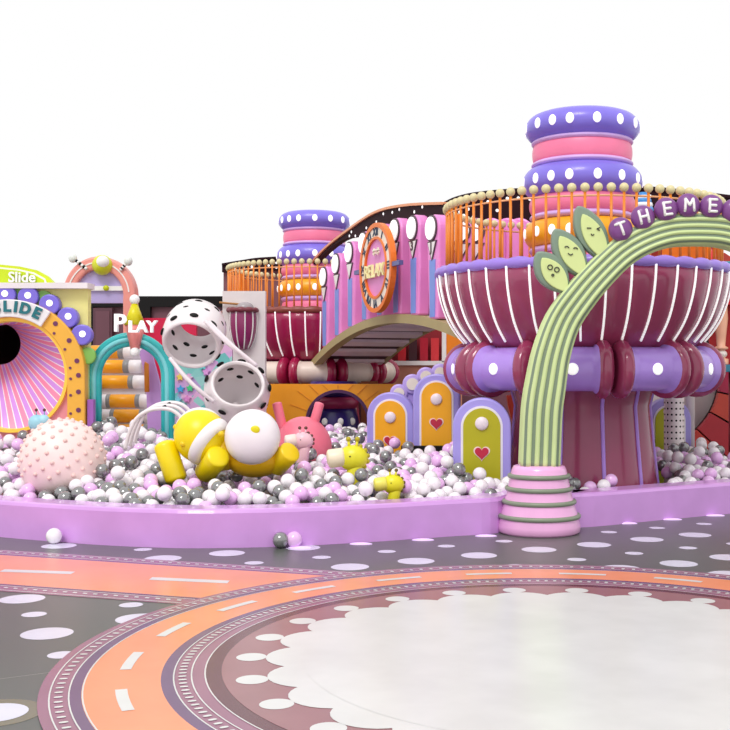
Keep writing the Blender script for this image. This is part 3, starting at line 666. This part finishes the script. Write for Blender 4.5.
# teal arch with clown-hat ornament, PLAY lettering
Yt = 12.9; kt = Yt/F; tc_ = P(131, 377, Yt); Mt = frame((tc_.x, Yt, tc_.z), (1,0,0), (0,0,1))
ta_ = thing('teal_arch', 'teal ribbed arch over the roller stairs', 'arch', (tc_.x, Yt, 0))
TEAL = mat('2cb8b8', .3, coat=.3)
def apath(r, yy): return [Mt @ Vector((r*kt, yy, -tc_.z))]+[Mt @ Vector((r*kt*math.cos(a), yy, r*kt*1.02*math.sin(a))) for a in [PI*i/28 for i in range(29)]]+[Mt @ Vector((-r*kt, yy, -tc_.z))]
MB().tube(apath(40.2, 0), 3.8*kt, seg=14).build('outer_tube', TEAL, ta_); MB().tube(apath(33.2, .02), 3.6*kt, seg=14).build('inner_tube', TEAL, ta_)
MB().tube(apath(36.7, -.02), 2.6*kt, seg=10).build('middle_rib', mat('7fd8dc', .3), ta_)
oc = thing('clown_hat_ornament', 'yellow and coral diamond ornament with white bobbles on top of the teal arch', 'ornament', P(135, 353, Yt-.05))
def cone(u, v0, v1, r0, r1, m, nm): a = P(u, v0, Yt-.05); b = P(u, v1, Yt-.05); MB().tube([a, b], [r0*kt, r1*kt], seg=24).build(nm, m, oc)
cone(134.6, 304, 325, 3, 10.5, mat('dcd000', .35), 'yellow_cone'); cone(135, 325, 350, 10, 4.2, mat('f0908a', .35), 'coral_cone')
MB().sph(P(134.6, 299.5, Yt-.05), 5*kt).build('bobble', WHITE, oc); MB().sph(P(135, 352.5, Yt-.1), 5*kt).build('bobble', WHITE, oc)
pw = thing('play_lettering', 'white small-capital PLAY lettering above the teal arch', 'lettering', P(136, 335, 12.8)); 
for chh, u, v, s_ in (('P', 119.8, 323.8, .28), ('L', 132.3, 327.2, .185), ('A', 142, 327.2, .185), ('Y', 152, 327.2, .185)):
    text('letter', chh, mat('ffffff', .4, emit=.25), pw, P(u, v, 12.64), s_*1.02, None, .035, .004)
# roller stairs
st = thing('roller_stairs', 'stairs of padded orange, grey and white rollers inside the teal arch', 'stairs', (P(128,0,14).x, 13.6, 0))
GRY = mat('8a8a8c', .4); RO = mat('f6a50c', .35); RW = mat('ece6ea', .35)
rows = [(352, 92, 119, 124.5, 143), (366.5, 92, 124, 130, 142), (382, 98, 129, 134, 146), (401, 111, 136, 140.5, 153), (416, 115, 140, 145, 158), (431, 119, 144, 149, 162), (446, 119, 146, 151, 165)]
for i, (v, ua, ub, uc, ud) in enumerate(rows):
    Y = 15.0-i*.24; r = 6.7*Y/F; z = zt(v, Y)
    def seg(u0_, u1_, m, nm): MB().rod((P(u0_,0,Y).x, Y, z), (P(u1_,0,Y).x, Y, z), r, seg=24, e=.08).build(nm, m, st)
    seg(ua-14 if i > 1 else ua-6, ua-4, RW, 'white_roller'); seg(ua-4, ua, GRY, 'grey_band'); seg(ua, ub, RO, 'orange_roller'); seg(ub, uc, GRY, 'grey_band'); seg(uc, ud, RW, 'white_roller')
    MB().box((P(ua-12,0,Y).x, Y, max(0, z-.35)), (P(ud-1,0,Y).x, Y+.24, z+r*.6)).build('tread_block', mat('d8d2d8'), st)
lp = thing('lilac_side_slide', 'lilac sloping side board with orange post beside the roller stairs', 'board', (P(152,0,13.2).x, 13.3, 0))
q = [(P(u,v,13.3).x, P(u,v,13.3).z) for u, v in ((139,352),(146,345),(152,355),(160,385),(166,440),(148,440),(146,380))]
MB().prism(q, 13.3, 13.36).build('board', mat('cc98dc', .35), lp)
MB().tube([P(145,364,13.2), P(146.5,364,13.2), P(147,392,13.2)], .03, seg=10).build('orange_post', mat('e8861c'), lp)
# glitter board with stars
Yq = 14.4; gb = thing('starry_mermaid_board', 'iridescent teal and lilac board with small smiling stars behind the perforated baskets', 'board', (P(198,0,Yq).x, Yq, 0))
m = bpy.data.materials.new('iridescent'); m.use_nodes = True; nt = m.node_tree; b_ = nt.nodes['Principled BSDF']; b_.inputs['Roughness'].default_value = .3
tc = nt.nodes.new('ShaderNodeTexCoord'); vo = nt.nodes.new('ShaderNodeTexVoronoi'); vo.inputs['Scale'].default_value = 9; nt.links.new(tc.outputs['Object'], vo.inputs['Vector'])
rp_ = nt.nodes.new('ShaderNodeValToRGB'); cr = rp_.color_ramp; cr.elements[0].color = hexc('5cb8b8'); cr.elements[1].color = hexc('c8a0dc')
for pos, h in ((.25,'9ad8d0'),(.45,'b8a0d8'),(.7,'e8b8d8')): e = cr.elements.new(pos); e.color = hexc(h)
sp = nt.nodes.new('ShaderNodeSeparateColor'); nt.links.new(vo.outputs['Color'], sp.inputs[0]); nt.links.new(sp.outputs[0], rp_.inputs['Fac']); nt.links.new(rp_.outputs['Color'], b_.inputs['Base Color'])
box_uv(170, 345, 232, 445, Yq, .08).build('board', m, gb)
def star5(cx, cz, r): return [(cx+(r if i%2 == 0 else r*.5)*math.sin(PI*i/5), cz+(r if i%2 == 0 else r*.5)*math.cos(PI*i/5)) for i in range(10)]
for u, v, h in ((180,377,'f0d860'),(180.5,389,'40a8e0'),(190,388,'4cd088'),(189,378,'f0c0e0'),(206,372,'e0a0e0'),(211,360,'f4e0f4'),(203,366,'70d8d8'),(178,400,'80d0e0'),(187,399,'e090d0')):
    q = P(u, v, Yq-.02); MB().prism(star5(q.x, q.z, .055), Yq-.03, Yq-.002).build('star', mat(h, .3), gb)

# ------------------------------------------------------------ green arch with letters
Ya = 10.12; ka = Ya/F
ab = thing('arch_base', 'tiered pink conical base of the green arch with grey-green hoops', 'base', (P(539,0,Ya).x, Ya, 0)); bx = P(539,0,Ya).x
pr = [(0,0),(.36,0),(.378,.02),(.38,.07),(.345,.2),(.30,.35),(.268,.5),(.25,.58),(.235,.61),(.2,.62),(0,.62)]
MB().lathe(pr, (bx, Ya, 0), 64).build('cone_body', mat('f0b0e0', .25, coat=.3), ab)
for z, r in ((.155,.362),(.285,.322),(.405,.293),(.52,.268)):
    MB().tube([(bx+r*math.cos(2*PI*i/64), Ya+r*math.sin(2*PI*i/64), z) for i in range(64)], .022, seg=12, closed=True).build('hoop', mat('87907c', .4), ab)
ga = thing('green_arch', 'green ribbed entrance arch standing on the pink base', 'arch', (bx, Ya, .62))
cl = [(539,470),(540,440),(541.5,410),(545,385),(551,353),(562,322),(579,297),(598,275),(620,254),(640,241.5),(661,233.5),(680,230.5)]
path = [P(u, v, Ya) for u, v in cl]; path = [Vector((p.x, p.y, max(p.z, .61))) for p in path]
xm = P(695, 0, Ya).x; mir = [Vector((2*xm-p.x, p.y, p.z)) for p in path][::-1]
path = smoothpts(path+mir, 4)
# section: 5 ribs per face, light with darker grooves
sec2 = []; mtl = []
hs = .165
def face(a, b):
    a = Vector(a); b = Vector(b); n_ = Vector(((b-a).y, -(b-a).x)).normalized()
    for i in range(4):
        t0_ = .04+.23*i
        for tt, o_ in ((0,-.006),(.05,-.006),(.075,.012),(.115,.017),(.155,.012),(.18,-.006)):
            p = a.lerp(b, t0_+tt)+n_*o_; sec2.append((p.x, p.y)); mtl.append(1 if tt in (.05,.075,.115,.155) else 0)
for a, b in (((-hs,-hs),(hs,-hs)), ((hs,-hs),(hs,hs)), ((hs,hs),(-hs,hs)), ((-hs,hs),(-hs,-hs))): face(a, b)
GA = mat('7f9079', .4); GB = mat('cfe0a0', .35)
nP = len(path); prad = [max(.78, 1-.22*min(1, max(0, (p.z-1.3)/1.2))) for p in path]
mb = MB(); mb.tube(path, prad, sec=sec2, up=(0,-1,0), mfun=lambda j: mtl[j]); o = mb.build('arch_tube', [GA, GB], ga); fixn(o)
PLM = mat('7d4288', .35, coat=.15)
words = [('T',620.5,229.3,12,.36),('H',642.7,217.4,12,.24),('E',666,209.4,11.8,.14),('M',688,205.3,11.8,.03),('E',711.3,206.3,11.6,-.03),('',733.5,211,12,-.1)]
for i, (chh, u, v, r, rl) in enumerate(words):
    q = P(u, v, Ya-.12); nm = ['the letter T','the letter H','the letter E, left of the M','the letter M','the letter E, right of the M','no visible letter, at the right edge'][i]
    o = thing('letter_ball', 'purple flattened ball on the green arch bearing '+nm, 'letter ball', q, 'letter balls on the arch')
    MB().sph(q, r*ka, sc=(1,.62,1), seg=32, rings=20).build('ball', PLM, o)
    if chh:
        w_ = .036; st_ = {'T': [((-w_-.006,.05),(w_+.006,.05)),((0,.05),(0,-.055))], 'H': [((-w_,.055),(-w_,-.055)),((w_,.055),(w_,-.055)),((-w_,0),(w_,0))],
          'E': [((-w_*.8,.055),(-w_*.8,-.055)),((-w_*.8,.053),(w_,.053)),((-w_*.8,0),(w_*.7,0)),((-w_*.8,-.053),(w_,-.053))],
          'M': [((-w_-.006,-.055),(-w_+.002,.05)),((-w_+.002,.05),(0,-.01)),((0,-.01),(w_-.002,.05)),((w_-.002,.05),(w_+.006,-.055))]}[chh]
        mb = MB(); rb = r*ka
        for (x0, z0_), (x1, z1_) in st_:
            pp = []
            for t in range(7):
                x = x0+(x1-x0)*t/6; z = z0_+(z1_-z0_)*t/6; xr2 = x*math.cos(rl)-z*math.sin(rl); zr2 = x*math.sin(rl)+z*math.cos(rl)
                pp.append(q+Vector((xr2, -.62*math.sqrt(max(0, rb*rb-xr2*xr2-zr2*zr2))-.002, zr2)))
            mb.tube(pp, .0125, seg=10)
            for e in (pp[0], pp[-1]): mb.sph(e, .0125, seg=10, rings=6)
        mb.build('letter', WHITE, o)
# leaves with faces
OL = mat('7f9382', .45); YL = mat('d6e49a', .4); INK = mat('3c3c38', .5)
def leaf(tip, base, w, label, face):
    a = P(*tip, Ya-.02); b = P(*base, Ya-.02); L = (a-b).length; up = (a-b).normalized(); xr_ = Vector((up.z, 0, -up.x))
    M = frame(b, xr_, up); o = thing('leaf', label, 'leaf', b, 'leaves with faces on the arch')
    def lf(s, L0, L1): return [(s*w*math.sin(PI*t)**.75*(1+.15*(t-.5)), L0+(L1-L0)*t) for t in [i/16 for i in range(17)]]
    def both(s, L0, L1): A = lf(s, L0, L1); return A+[(-x, z) for x, z in A[-2:0:-1]]
    MB(M).prism(both(1.12, 0, L), -.06, .06).build('outer_leaf', OL, o, bevel=.02)
    MB(M).prism([(x+.0, z) for x, z in both(.76, L*.02, L*.84)], -.085, -.04).build('inner_leaf', YL, o, bevel=.008)
    y = -.092; zz = L*.5
    # upright face
    Mf = frame(M @ Vector((0, y, zz)), (1,0,-.35) if face == 'o' else (1,0,-.15), (.35,0,1) if face == 'o' else (.15,0,1))
    def arc(cx, cz, r, a0, a1): MB(Mf).tube([(cx+r*math.cos(math.radians(a0+(a1-a0)*i/10)), 0, cz+r*math.sin(math.radians(a0+(a1-a0)*i/10))) for i in range(11)], .005, seg=6).build('face_line', INK, o)
    if face == 'o':
        for x in (-.035, .03): arc(x, .03, .022, 0, 359)
        arc(.012, -.03, .010, 0, 359)
    elif face == 's':
        for x in (-.04, .04): arc(x, .03, .02, 20, 160)
        arc(0, .0, .022, 200, 340)
    else:
        MB(Mf).cyl((-.06,0,.035), (-.02,0,.04), .005, seg=6).build('face_line', INK, o)
        MB(Mf).cyl((.06,0,.06), (.03,0,.04), .005, seg=6).build('face_line', INK, o); MB(Mf).cyl((.06,0,.03), (.03,0,.04), .005, seg=6).build('face_line', INK, o)
        arc(.0, -.01, .012, 180, 360)
leaf((536,252), (567,293), .125, 'green leaf with a surprised round-eyed face, lowest of the three on the arch', 'o')
leaf((553.5,229), (585,278), .12, 'green leaf with a sleepy smiling face, middle of the three on the arch', 's')
leaf((576.5,206), (606,262), .12, 'green leaf with a winking face, topmost of the three on the arch', 'w')

# ------------------------------------------------------------ toys in the pit
# spiky dome
Y = 10.6; k = Y/F; c = P(63, 461, Y)
sd = thing('spiky_dome', 'big pale pink knobbly dome half sunk in the balls', 'soft toy', (c.x, Y, .3))
DR = 42*k; MB().sph(c, DR, seg=64, rings=40, sc=(1, .95, 1)).build('dome', mat('f8dfdb', .45), sd)
cnt = 0; N = 190
for i in range(N):
    z = 1-2*(i+.5)/N; a = i*2.39996
    if z < -.35: continue
    r = math.sqrt(1-z*z); n_ = Vector((r*math.cos(a), r*math.sin(a)*.95, z))
    if n_.y > .25: continue
    if cnt >= 98: break
    cnt += 1; q = c+n_*DR; MB().sph(q, .021, seg=12, rings=8).build('knob', mat('efcdc6', .4), sd)
# little blue bug beside
c = P(37, 423, 10.9); bu = thing('blue_bug', 'little pale blue bug toy with brown tipped feelers behind the knobbly dome', 'toy', (c.x, c.y, c.z-.1))
MB().sph(c, .085, sc=(1.0,.9,1.0)).build('body', mat('9cd0e0', .4), bu); MB().sph(c+Vector((.07,-.01,.03)), .055).build('head', mat('a8d8e8', .4), bu)
for dx in (0, .08): MB().tube([c+Vector((dx,-.02,.07)), c+Vector((dx,-.02,.12))], .006, seg=6).build('feeler', mat('7ab0c0'), bu); MB().sph(c+Vector((dx,-.02,.13)), .016).build('feeler_tip', mat('5c2c28'), bu)
MB().cyl(c-Vector((0,0,.08)), c-Vector((0,0,.45)), .05).build('stalk', mat('9cd0e0'), bu)

# perforated baskets
WB = mat('efe6e8', .3, coat=.2)
def basket(c, n_, r0, rm, L, label, back):
    n_ = Vector(n_).normalized(); R = n_.to_track_quat('Z', 'Y').to_matrix()
    o = thing('perforated_basket', label, 'climbing basket', c)
    pr = [(r0*.93, -.01), (r0*.98, .018), (r0*1.06, .012), (r0*1.1, -.03), (rm, -L*.3), (rm*.99, -L*.65), (rm*.88, -L*.92), (back, -L), (back-.02, -L+.02), (rm*.84, -L*.88), (rm*.93, -L*.65), (rm*.94, -L*.3), (r0*.95, -.03), (r0*.93, -.01)]
    mb = MB().lathe(pr, c, 56, R=R)
    for j, zf in enumerate((.18, .5, .8)):
        for i in range(9):
            a = 2*PI*(i+.5*(j%2))/9; rr = [rm*1.0, rm*.975, rm*.92][j]-.008
            loc = R @ Vector((rr*math.cos(a), rr*math.sin(a), -L*zf)); RR_ = R @ Matrix.Rotation(a, 3, 'Z')
            mb.sph(Vector(c)+loc, .05, sc=(.36, .95, .62), R=RR_, seg=16, rings=10, mi=1)
    mb.build('shell', [WB, BLACK], o)
    return R
Yk = 11.9; kk = Yk/F; c1 = P(191, 345, Yk); c2 = P(238, 384, Yk-.05)
R1 = basket(c1, (.0,-.78,-.56), 26.5*kk, 31.5*kk, .50, 'upper white perforated basket tipped down towards the viewer', .23)
R2 = basket(c2, (.2,-.82,.52), 25*kk, 33*kk, .46, 'lower white perforated basket opening upwards, above the white hat', .05)
stt = thing('basket_straps', 'glossy white tubes linking the rims of the two perforated baskets', 'straps', (c1+c2)/2)
for uv1, uv2 in (((205,321),(250,361)),((212,325),(257,366)),((170,358),(205,396)),((176,366),(214,402)),((209,322),(247,358))):
    a = P(*uv1, Yk-.2); b = P(*uv2, Yk-.2); MB().tube(smoothpts([a, a.lerp(b,.5)+Vector((0,-.05,-.015)), b], 6), .022, seg=10).build('strap', mat('f0e4ea', .15, coat=.4), stt)
q = P(216, 430, 12.4); bs = one('basket_post', MB().cyl((q.x, 12.4, 0), (q.x, 12.4, zt(400,12.4)), .06), WB, 'white post holding up the perforated baskets', 'post')
# looping white band
lb = thing('white_hoop', 'white slotted hoop curving out of the balls in front of the roller stairs', 'hoop', P(158, 440, 11.2))
hp = [P(u, v, 11.2) for u, v in ((130,446),(134,430),(141,416),(152,408),(166,405.5),(178,408),(187,417),(192,432),(194,448))]
sec3 = [(-.07,-.02),(.07,-.02),(.07,.02),(-.07,.02)]
for i, off in enumerate((-.055, 0, .055)):
    MB().tube(smoothpts([p+Vector((off*.5, off*1.5, off*.5)) for p in hp], 5), .02, seg=10).build('hoop_tube', WB, lb)
for t in (.25, .5, .75):
    i = int(t*8); a = hp[i]; MB().cyl(a+Vector((-.03,-.09,-.03)), a+Vector((.03,.09,.03)), .014, seg=8).build('cross_tie', BLACK, lb)

# yellow doll
Y = 10.55; k = Y/F
yd = thing('yellow_doll', 'giant yellow bee doll with white hat sprawled face down in the balls', 'soft toy', P(215, 480, Y))
c = P(201, 436, Y); R = Matrix.Rotation(-.5, 3, 'Y')
MB().sph(c, 26.5*k, seg=48, rings=30, sc=(1, 1, 1.04), R=R).build('head', mat('f6de08', .35), yd)
mb = MB(); cw = P(200, 434.5, Y+.03); mb.sph(cw, 26*k, seg=40, rings=24, sc=(1,.95,1.05)); mb.build('white_hood', WHITE, yd)
# white band: ring wrapped round the body
ax = Vector((.80, -.25, -.55)).normalized(); Rb = ax.to_track_quat('Z','Y').to_matrix()
MB().lathe([(25.2*k, 6*k),(26*k, 7*k),(26.6*k, 10*k),(25.5*k, 14*k),(23*k, 17*k),(20*k, 18*k)], c, 48, R=Rb).build('white_band', WHITE, yd)
MB().sph(P(222, 452, Y+.05), 19*k, seg=32, rings=20, sc=(1.2,1,1)).build('torso', mat('f0c808', .35), yd)
MB().rod(P(206, 472, Y+.02), P(218, 456.5, Y-.22), 11.5*k, e=.25, seg=28).build('leg', mat('f4dc08', .3), yd)
MB().rod(P(165, 446, Y-.02), P(176, 478, Y-.05), 11*k, e=.5, seg=28).build('arm', mat('f4dc08', .3), yd)
for u, v in ((176,427),(183,444),(221,434)): MB().sph(P(u, v, Y-.2 if u > 180 else Y-.04), 3*k).build('nub', mat('ecc808', .3), yd)
MB().sph(P(255, 458, Y+.06), 26*k, seg=32, rings=20, sc=(1.15,1,.75)).build('shoulders', mat('e8b414', .35), yd)
hat = MB().sph(P(252.5, 437, Y-.14), 27.5*k, seg=48, rings=30, sc=(1,.8,1)).build('hat', mat('f6f0f2', .35), yd)
hn = Vector((.2, -.9, .30)).normalized(); q = P(252.5, 437, Y-.14)+Vector((hn.x, hn.y*.8, hn.z))*27.3*k
MB().sph(q, 4.6*k, sc=(1,.3,.85)).build('hat_button', mat('e6da10'), hat)
MB().rod(P(276, 466, Y+.05), P(290, 452, Y-.1), 11*k, e=.25, seg=28).build('foot', mat('f0cc08', .35), yd)

# pink bunny
Y = 12.2; k = Y/F; bn = thing('pink_bunny', 'pink bunny dome with two upright ears behind the yellow doll', 'soft toy', P(302, 470, Y))
PB = mat('f47c92', .4); MB().sph(P(303, 449, Y), 29*k, seg=48, rings=28, sc=(1,.9,1.12)).build('head', PB, bn)
MB().rod(P(277, 404, Y), P(283, 430, Y), 4.8*k, e=.4).build('ear', PB, bn); MB().rod(P(319.5, 404, Y), P(312, 430, Y), 4.8*k, e=.4).build('ear', PB, bn)
# pony and giraffe spring toys
def pony(u, v, Y, s, col, muz, label, flip=False, name='spring_pony', mane='6b3d36'):
    k = Y/F*s; c = P(u, v, Y); o = thing(name, label, 'toy', c-Vector((0,0,40*k)))
    sg_ = -1
    MB().sph(c, 12*k, sc=(1.1,.8,.95), seg=32, rings=18).build('head', mat(col, .35), o)
    MB().rod(c+Vector((sg_*9*k, -.02, 1*k)), c+Vector((sg_*20*k, -.03, -.5*k)), 8.2*k, e=.35).build('muzzle', mat(muz, .35), o)
    MB().rod(c+Vector((3*k, 0, -4*k)), c+Vector((-3*k, .02, -36*k)), 7*k, e=.3).build('neck', mat(col, .35), o)
    for dx in (-3, 3): MB().cyl(c+Vector((dx*k, -.02, 8*k)), c+Vector((dx*1.3*k, -.02, 16*k)), 1.5*k, r2=1*k, seg=10).build('horn', mat(col, .35), o); MB().sph(c+Vector((dx*1.3*k, -.02, 16.5*k)), 2.2*k).build('horn_tip', mat(mane, .4), o)
    MB().sph(c+Vector((-2*k, -9.3*k, 2*k)), .7*k).build('eye', BLACK, o)
    for a in (60, 35, 10, -15, -40): a = math.radians(a); MB().sph(c+Vector((13*k*math.cos(a), 0, 11.5*k*math.sin(a))), 2.1*k).build('mane_bead', mat(mane, .4), o)
pony(303, 441, 11.3, .8, 'f4c6d2', 'f6dfd8', 'pale pink pony head with brown mane beads in front of the bunny')
pony(353, 458, 10.75, 1.15, 'e8e02c', 'f3e4c8', 'yellow giraffe head with cream muzzle poking out of the balls', name='spring_giraffe', mane='b8a818')
pony(393, 484, 10.2, .85, 'e6de20', 'e8e060', 'smaller yellow giraffe head nearly buried in front of the heart panels', name='spring_giraffe', mane='6b5a20')

# ------------------------------------------------------------ balls in the pit
BR_ = .068
obst = [(C1[0], C1[1], 1.0), (bx, Ya, .44)]
for u, Y, r in ((63,10.6,.29),(201,10.55,.24),(170,10.52,.15),(218,10.38,.13),(253,10.5,.30),(290,10.5,.12),(303,12.2,.33),(303,11.3,.13),(354,10.75,.14),(389,10.2,.10),(391.5,13.2,.3),(437,12.9,.3),(482,11.25,.30),(674,13.4,.15),(667,13.95,.3)):
    p = P(u, 0, Y); obst.append((p.x, p.y, r))
def zbase(x, y):
    wy = interp(WY, x)+.33; sl = .064+.085*min(1, max(0, (-2.2-x)/1.2))+.19*max(0, 1-abs(x-.62)/.5); return .27+sl*min(max(y-wy, 0), 2.7)
spots = []; grid = {}
def cell(x, y): return (int(math.floor(x/.15)), int(math.floor(y/.15)))
def near(x, y):
    ci, cj = cell(x, y)
    for i in range(ci-1, ci+2):
        for j in range(cj-1, cj+2):
            for b in grid.get((i, j), ()): yield b
def ok(x, y, z, r0=BR_):
    if y < interp(WY, x)+.33+BR_+.01 and z < .42: return False
    if y < interp(WY, x)+.30: return False
    u = U0+F*x/y
    if u < 92 and y > 12.62: return False
    if u < 165 and y > 13.2: return False
    if 375 < u < 470 and y > 13.4: return False
    if 400 < u < 455 and y > 12.45: return False
    if u > 705 and y > 13.35: return False
    for (ox, oy, r) in obst:
        if (x-ox)**2+(y-oy)**2 < (r+BR_*.8)**2: return False
    return True
def put(x, y, z):
    b = (x, y, z); spots.append(b); grid.setdefault(cell(x, y), []).append(b)
D = 2*BR_+.002; row = 0; y = 8.9
while y < 16.8:
    x = -5.2+(row%2)*D/2
    while x < 4.4:
        xx = x+random.uniform(-.012, .012); yy = y+random.uniform(-.012, .012); u = U0+F*xx/yy
        if -40 < u < 770 and (yy < 14.1 or 268 < u < 374):
            z = zbase(xx, yy)+random.uniform(-.02, .02)
            for b in near(xx, yy):
                d2 = (b[0]-xx)**2+(b[1]-yy)**2
                if d2 < D*D: z = max(z, min(b[2]+math.sqrt(D*D-d2), z+.06))
            if ok(xx, yy, z): put(xx, yy, z)
        x += D
    y += D*.87; row += 1
nb = len(spots)
for _ in range(int(nb*1.3)):
    y = random.uniform(9.4, 16.6); x = random.uniform((-40-U0)*y/F, (770-U0)*y/F); zb_ = 0
    if y > 14 and not 268 < U0+F*x/y < 374: continue
    for b in near(x, y):
        d2 = (b[0]-x)**2+(b[1]-y)**2
        if d2 < D*D: zb_ = max(zb_, b[2]+math.sqrt(D*D-d2))
    if zb_ == 0 or zb_ > zbase(x, y)+.20: continue
    if y-interp(WY, x)-.33 < .5 and zb_ > zbase(x, y)+.13: continue
    if ok(x, y, zb_): put(x, y, zb_)
cols = [random.choices((0, 1, 2), (50, 26, 24))[0] for _ in spots]
S = np.array(spots); dist = np.sqrt(S[:,0]**2+S[:,1]**2+(S[:,2]-H)**2)
idb = -np.ones((730, 730), int)
for i in np.argsort(-dist):
    x, y, z = S[i]; u = U0+F*x/y; v = V0+F*(H-z)/y; r = F*BR_/y
    u0_, u1_, v0_, v1_ = int(max(u-r, 0)), int(min(u+r+1, 730)), int(max(v-r, 0)), int(min(v+r+1, 730))
    if u1_ <= u0_ or v1_ <= v0_: continue
    yy, xx = np.mgrid[v0_:v1_, u0_:u1_]; m_ = (xx-u)**2+(yy-v)**2 <= r*r; idb[v0_:v1_, u0_:u1_][m_] = i
idb[430:480, 505:655] = -1; idb[465:540, 498:582] = -1
cntv = np.bincount(idb[idb >= 0].ravel(), minlength=len(spots)); order = np.argsort(-cntv); near300 = set(order[:290].tolist())
BM = [mat('f4eef2', .12, coat=.6, var=.01), mat('eebdf0', .14, coat=.6, var=.01), mat('8c8c8c', .14, metal=.45, coat=.8, spec=.8, var=.01)]
names = ['white', 'lilac pink', 'dark grey']
ZN = [(45,'left of the knobbly dome'),(110,'in front of the knobbly dome'),(158,'between the knobbly dome and the yellow doll'),(200,'by the arm of the yellow doll'),(238,'in front of the yellow doll'),(290,'below the white hat of the yellow doll'),(335,'left of the large giraffe head'),(372,'around the large giraffe head'),(405,'around the half-buried giraffe head'),(450,'in front of the orange heart panels'),(510,'in front of the olive heart panel'),(590,'beside the pink arch base'),(655,'in front of the plum cup stem'),(9999,'right of the plum cup stem')]
def balltag(o, ci, p):
    u = U0+F*p[0]/p[1]; z = next(t for m_, t in ZN if u < m_); dd = p[1]-interp(WY, p[0])-.33
    w = 'against the pit wall' if dd < .2 else ('near the pit wall' if dd < .55 else 'well inside the pit')
    tag(o, 'glossy %s ball %s, %s' % (names[ci], w, z), 'ball', '%s balls %s %s' % (names[ci], w, z))
base = []
for ci in range(3):
    me = MB().sph((0,0,0), BR_, seg=24, rings=16).build('pit_ball', BM[ci], origin=(0,0,0)); base.append(me)
first = [True]*3
for i in sorted(near300):
    ci = cols[i]
    if first[ci]: o = base[ci]; first[ci] = False
    else: o = base[ci].copy(); COL.objects.link(o)
    o.location = spots[i]; balltag(o, ci, spots[i])
# the rest as one object
uv = MB().sph((0,0,0), BR_, seg=14, rings=9); bv = np.array([tuple(p) for p in uv.v]); bf = np.array(uv.f)
rest = [i for i in range(len(spots)) if i not in near300]
V = (bv[None]+S[rest][:, None, :]).reshape(-1, 3); Fc = (bf[None]+(np.arange(len(rest))*len(bv))[:, None, None]).reshape(-1, 4)
me = bpy.data.meshes.new('ball_pit_balls'); me.vertices.add(len(V)); me.vertices.foreach_set('co', V.ravel().astype(np.float32))
me.loops.add(Fc.size); me.loops.foreach_set('vertex_index', Fc.ravel().astype(np.int32)); me.polygons.add(len(Fc))
me.polygons.foreach_set('loop_start', np.arange(0, Fc.size, 4, dtype=np.int32))
for m in BM: me.materials.append(m)
me.polygons.foreach_set('material_index', np.repeat([cols[i] for i in rest], len(bf)).astype(np.int32)); me.polygons.foreach_set('use_smooth', np.ones(len(Fc), bool))
me.update(calc_edges=True); me.validate()
o = bpy.data.objects.new('ball_pit_balls', me); COL.objects.link(o); tag(o, 'mass of white, lilac and grey balls filling the pit farther back', 'balls'); o['kind'] = 'stuff'
# strays on the floor in front
for u, v, ci, l in ((54,539.5,0,'single white ball on the floor against the pit wall at left'), (280.5,546.5,2,'grey ball on the floor against the pit wall, beside a pink one'), (294,546.8,1,'lilac pink ball on the floor against the pit wall, beside a grey one')):
    w = interp(WY, G(u, 548).x)-.075; x = (u-U0)*w/F; o = base[ci].copy(); COL.objects.link(o); o.location = (x, w, BR_); tag(o, l, 'ball'); o.pop('group', None) if 'group' in o else None
    if 'group' in o: del o['group']
print('balls', len(spots), 'min visible px of the 290:', cntv[order[289]])
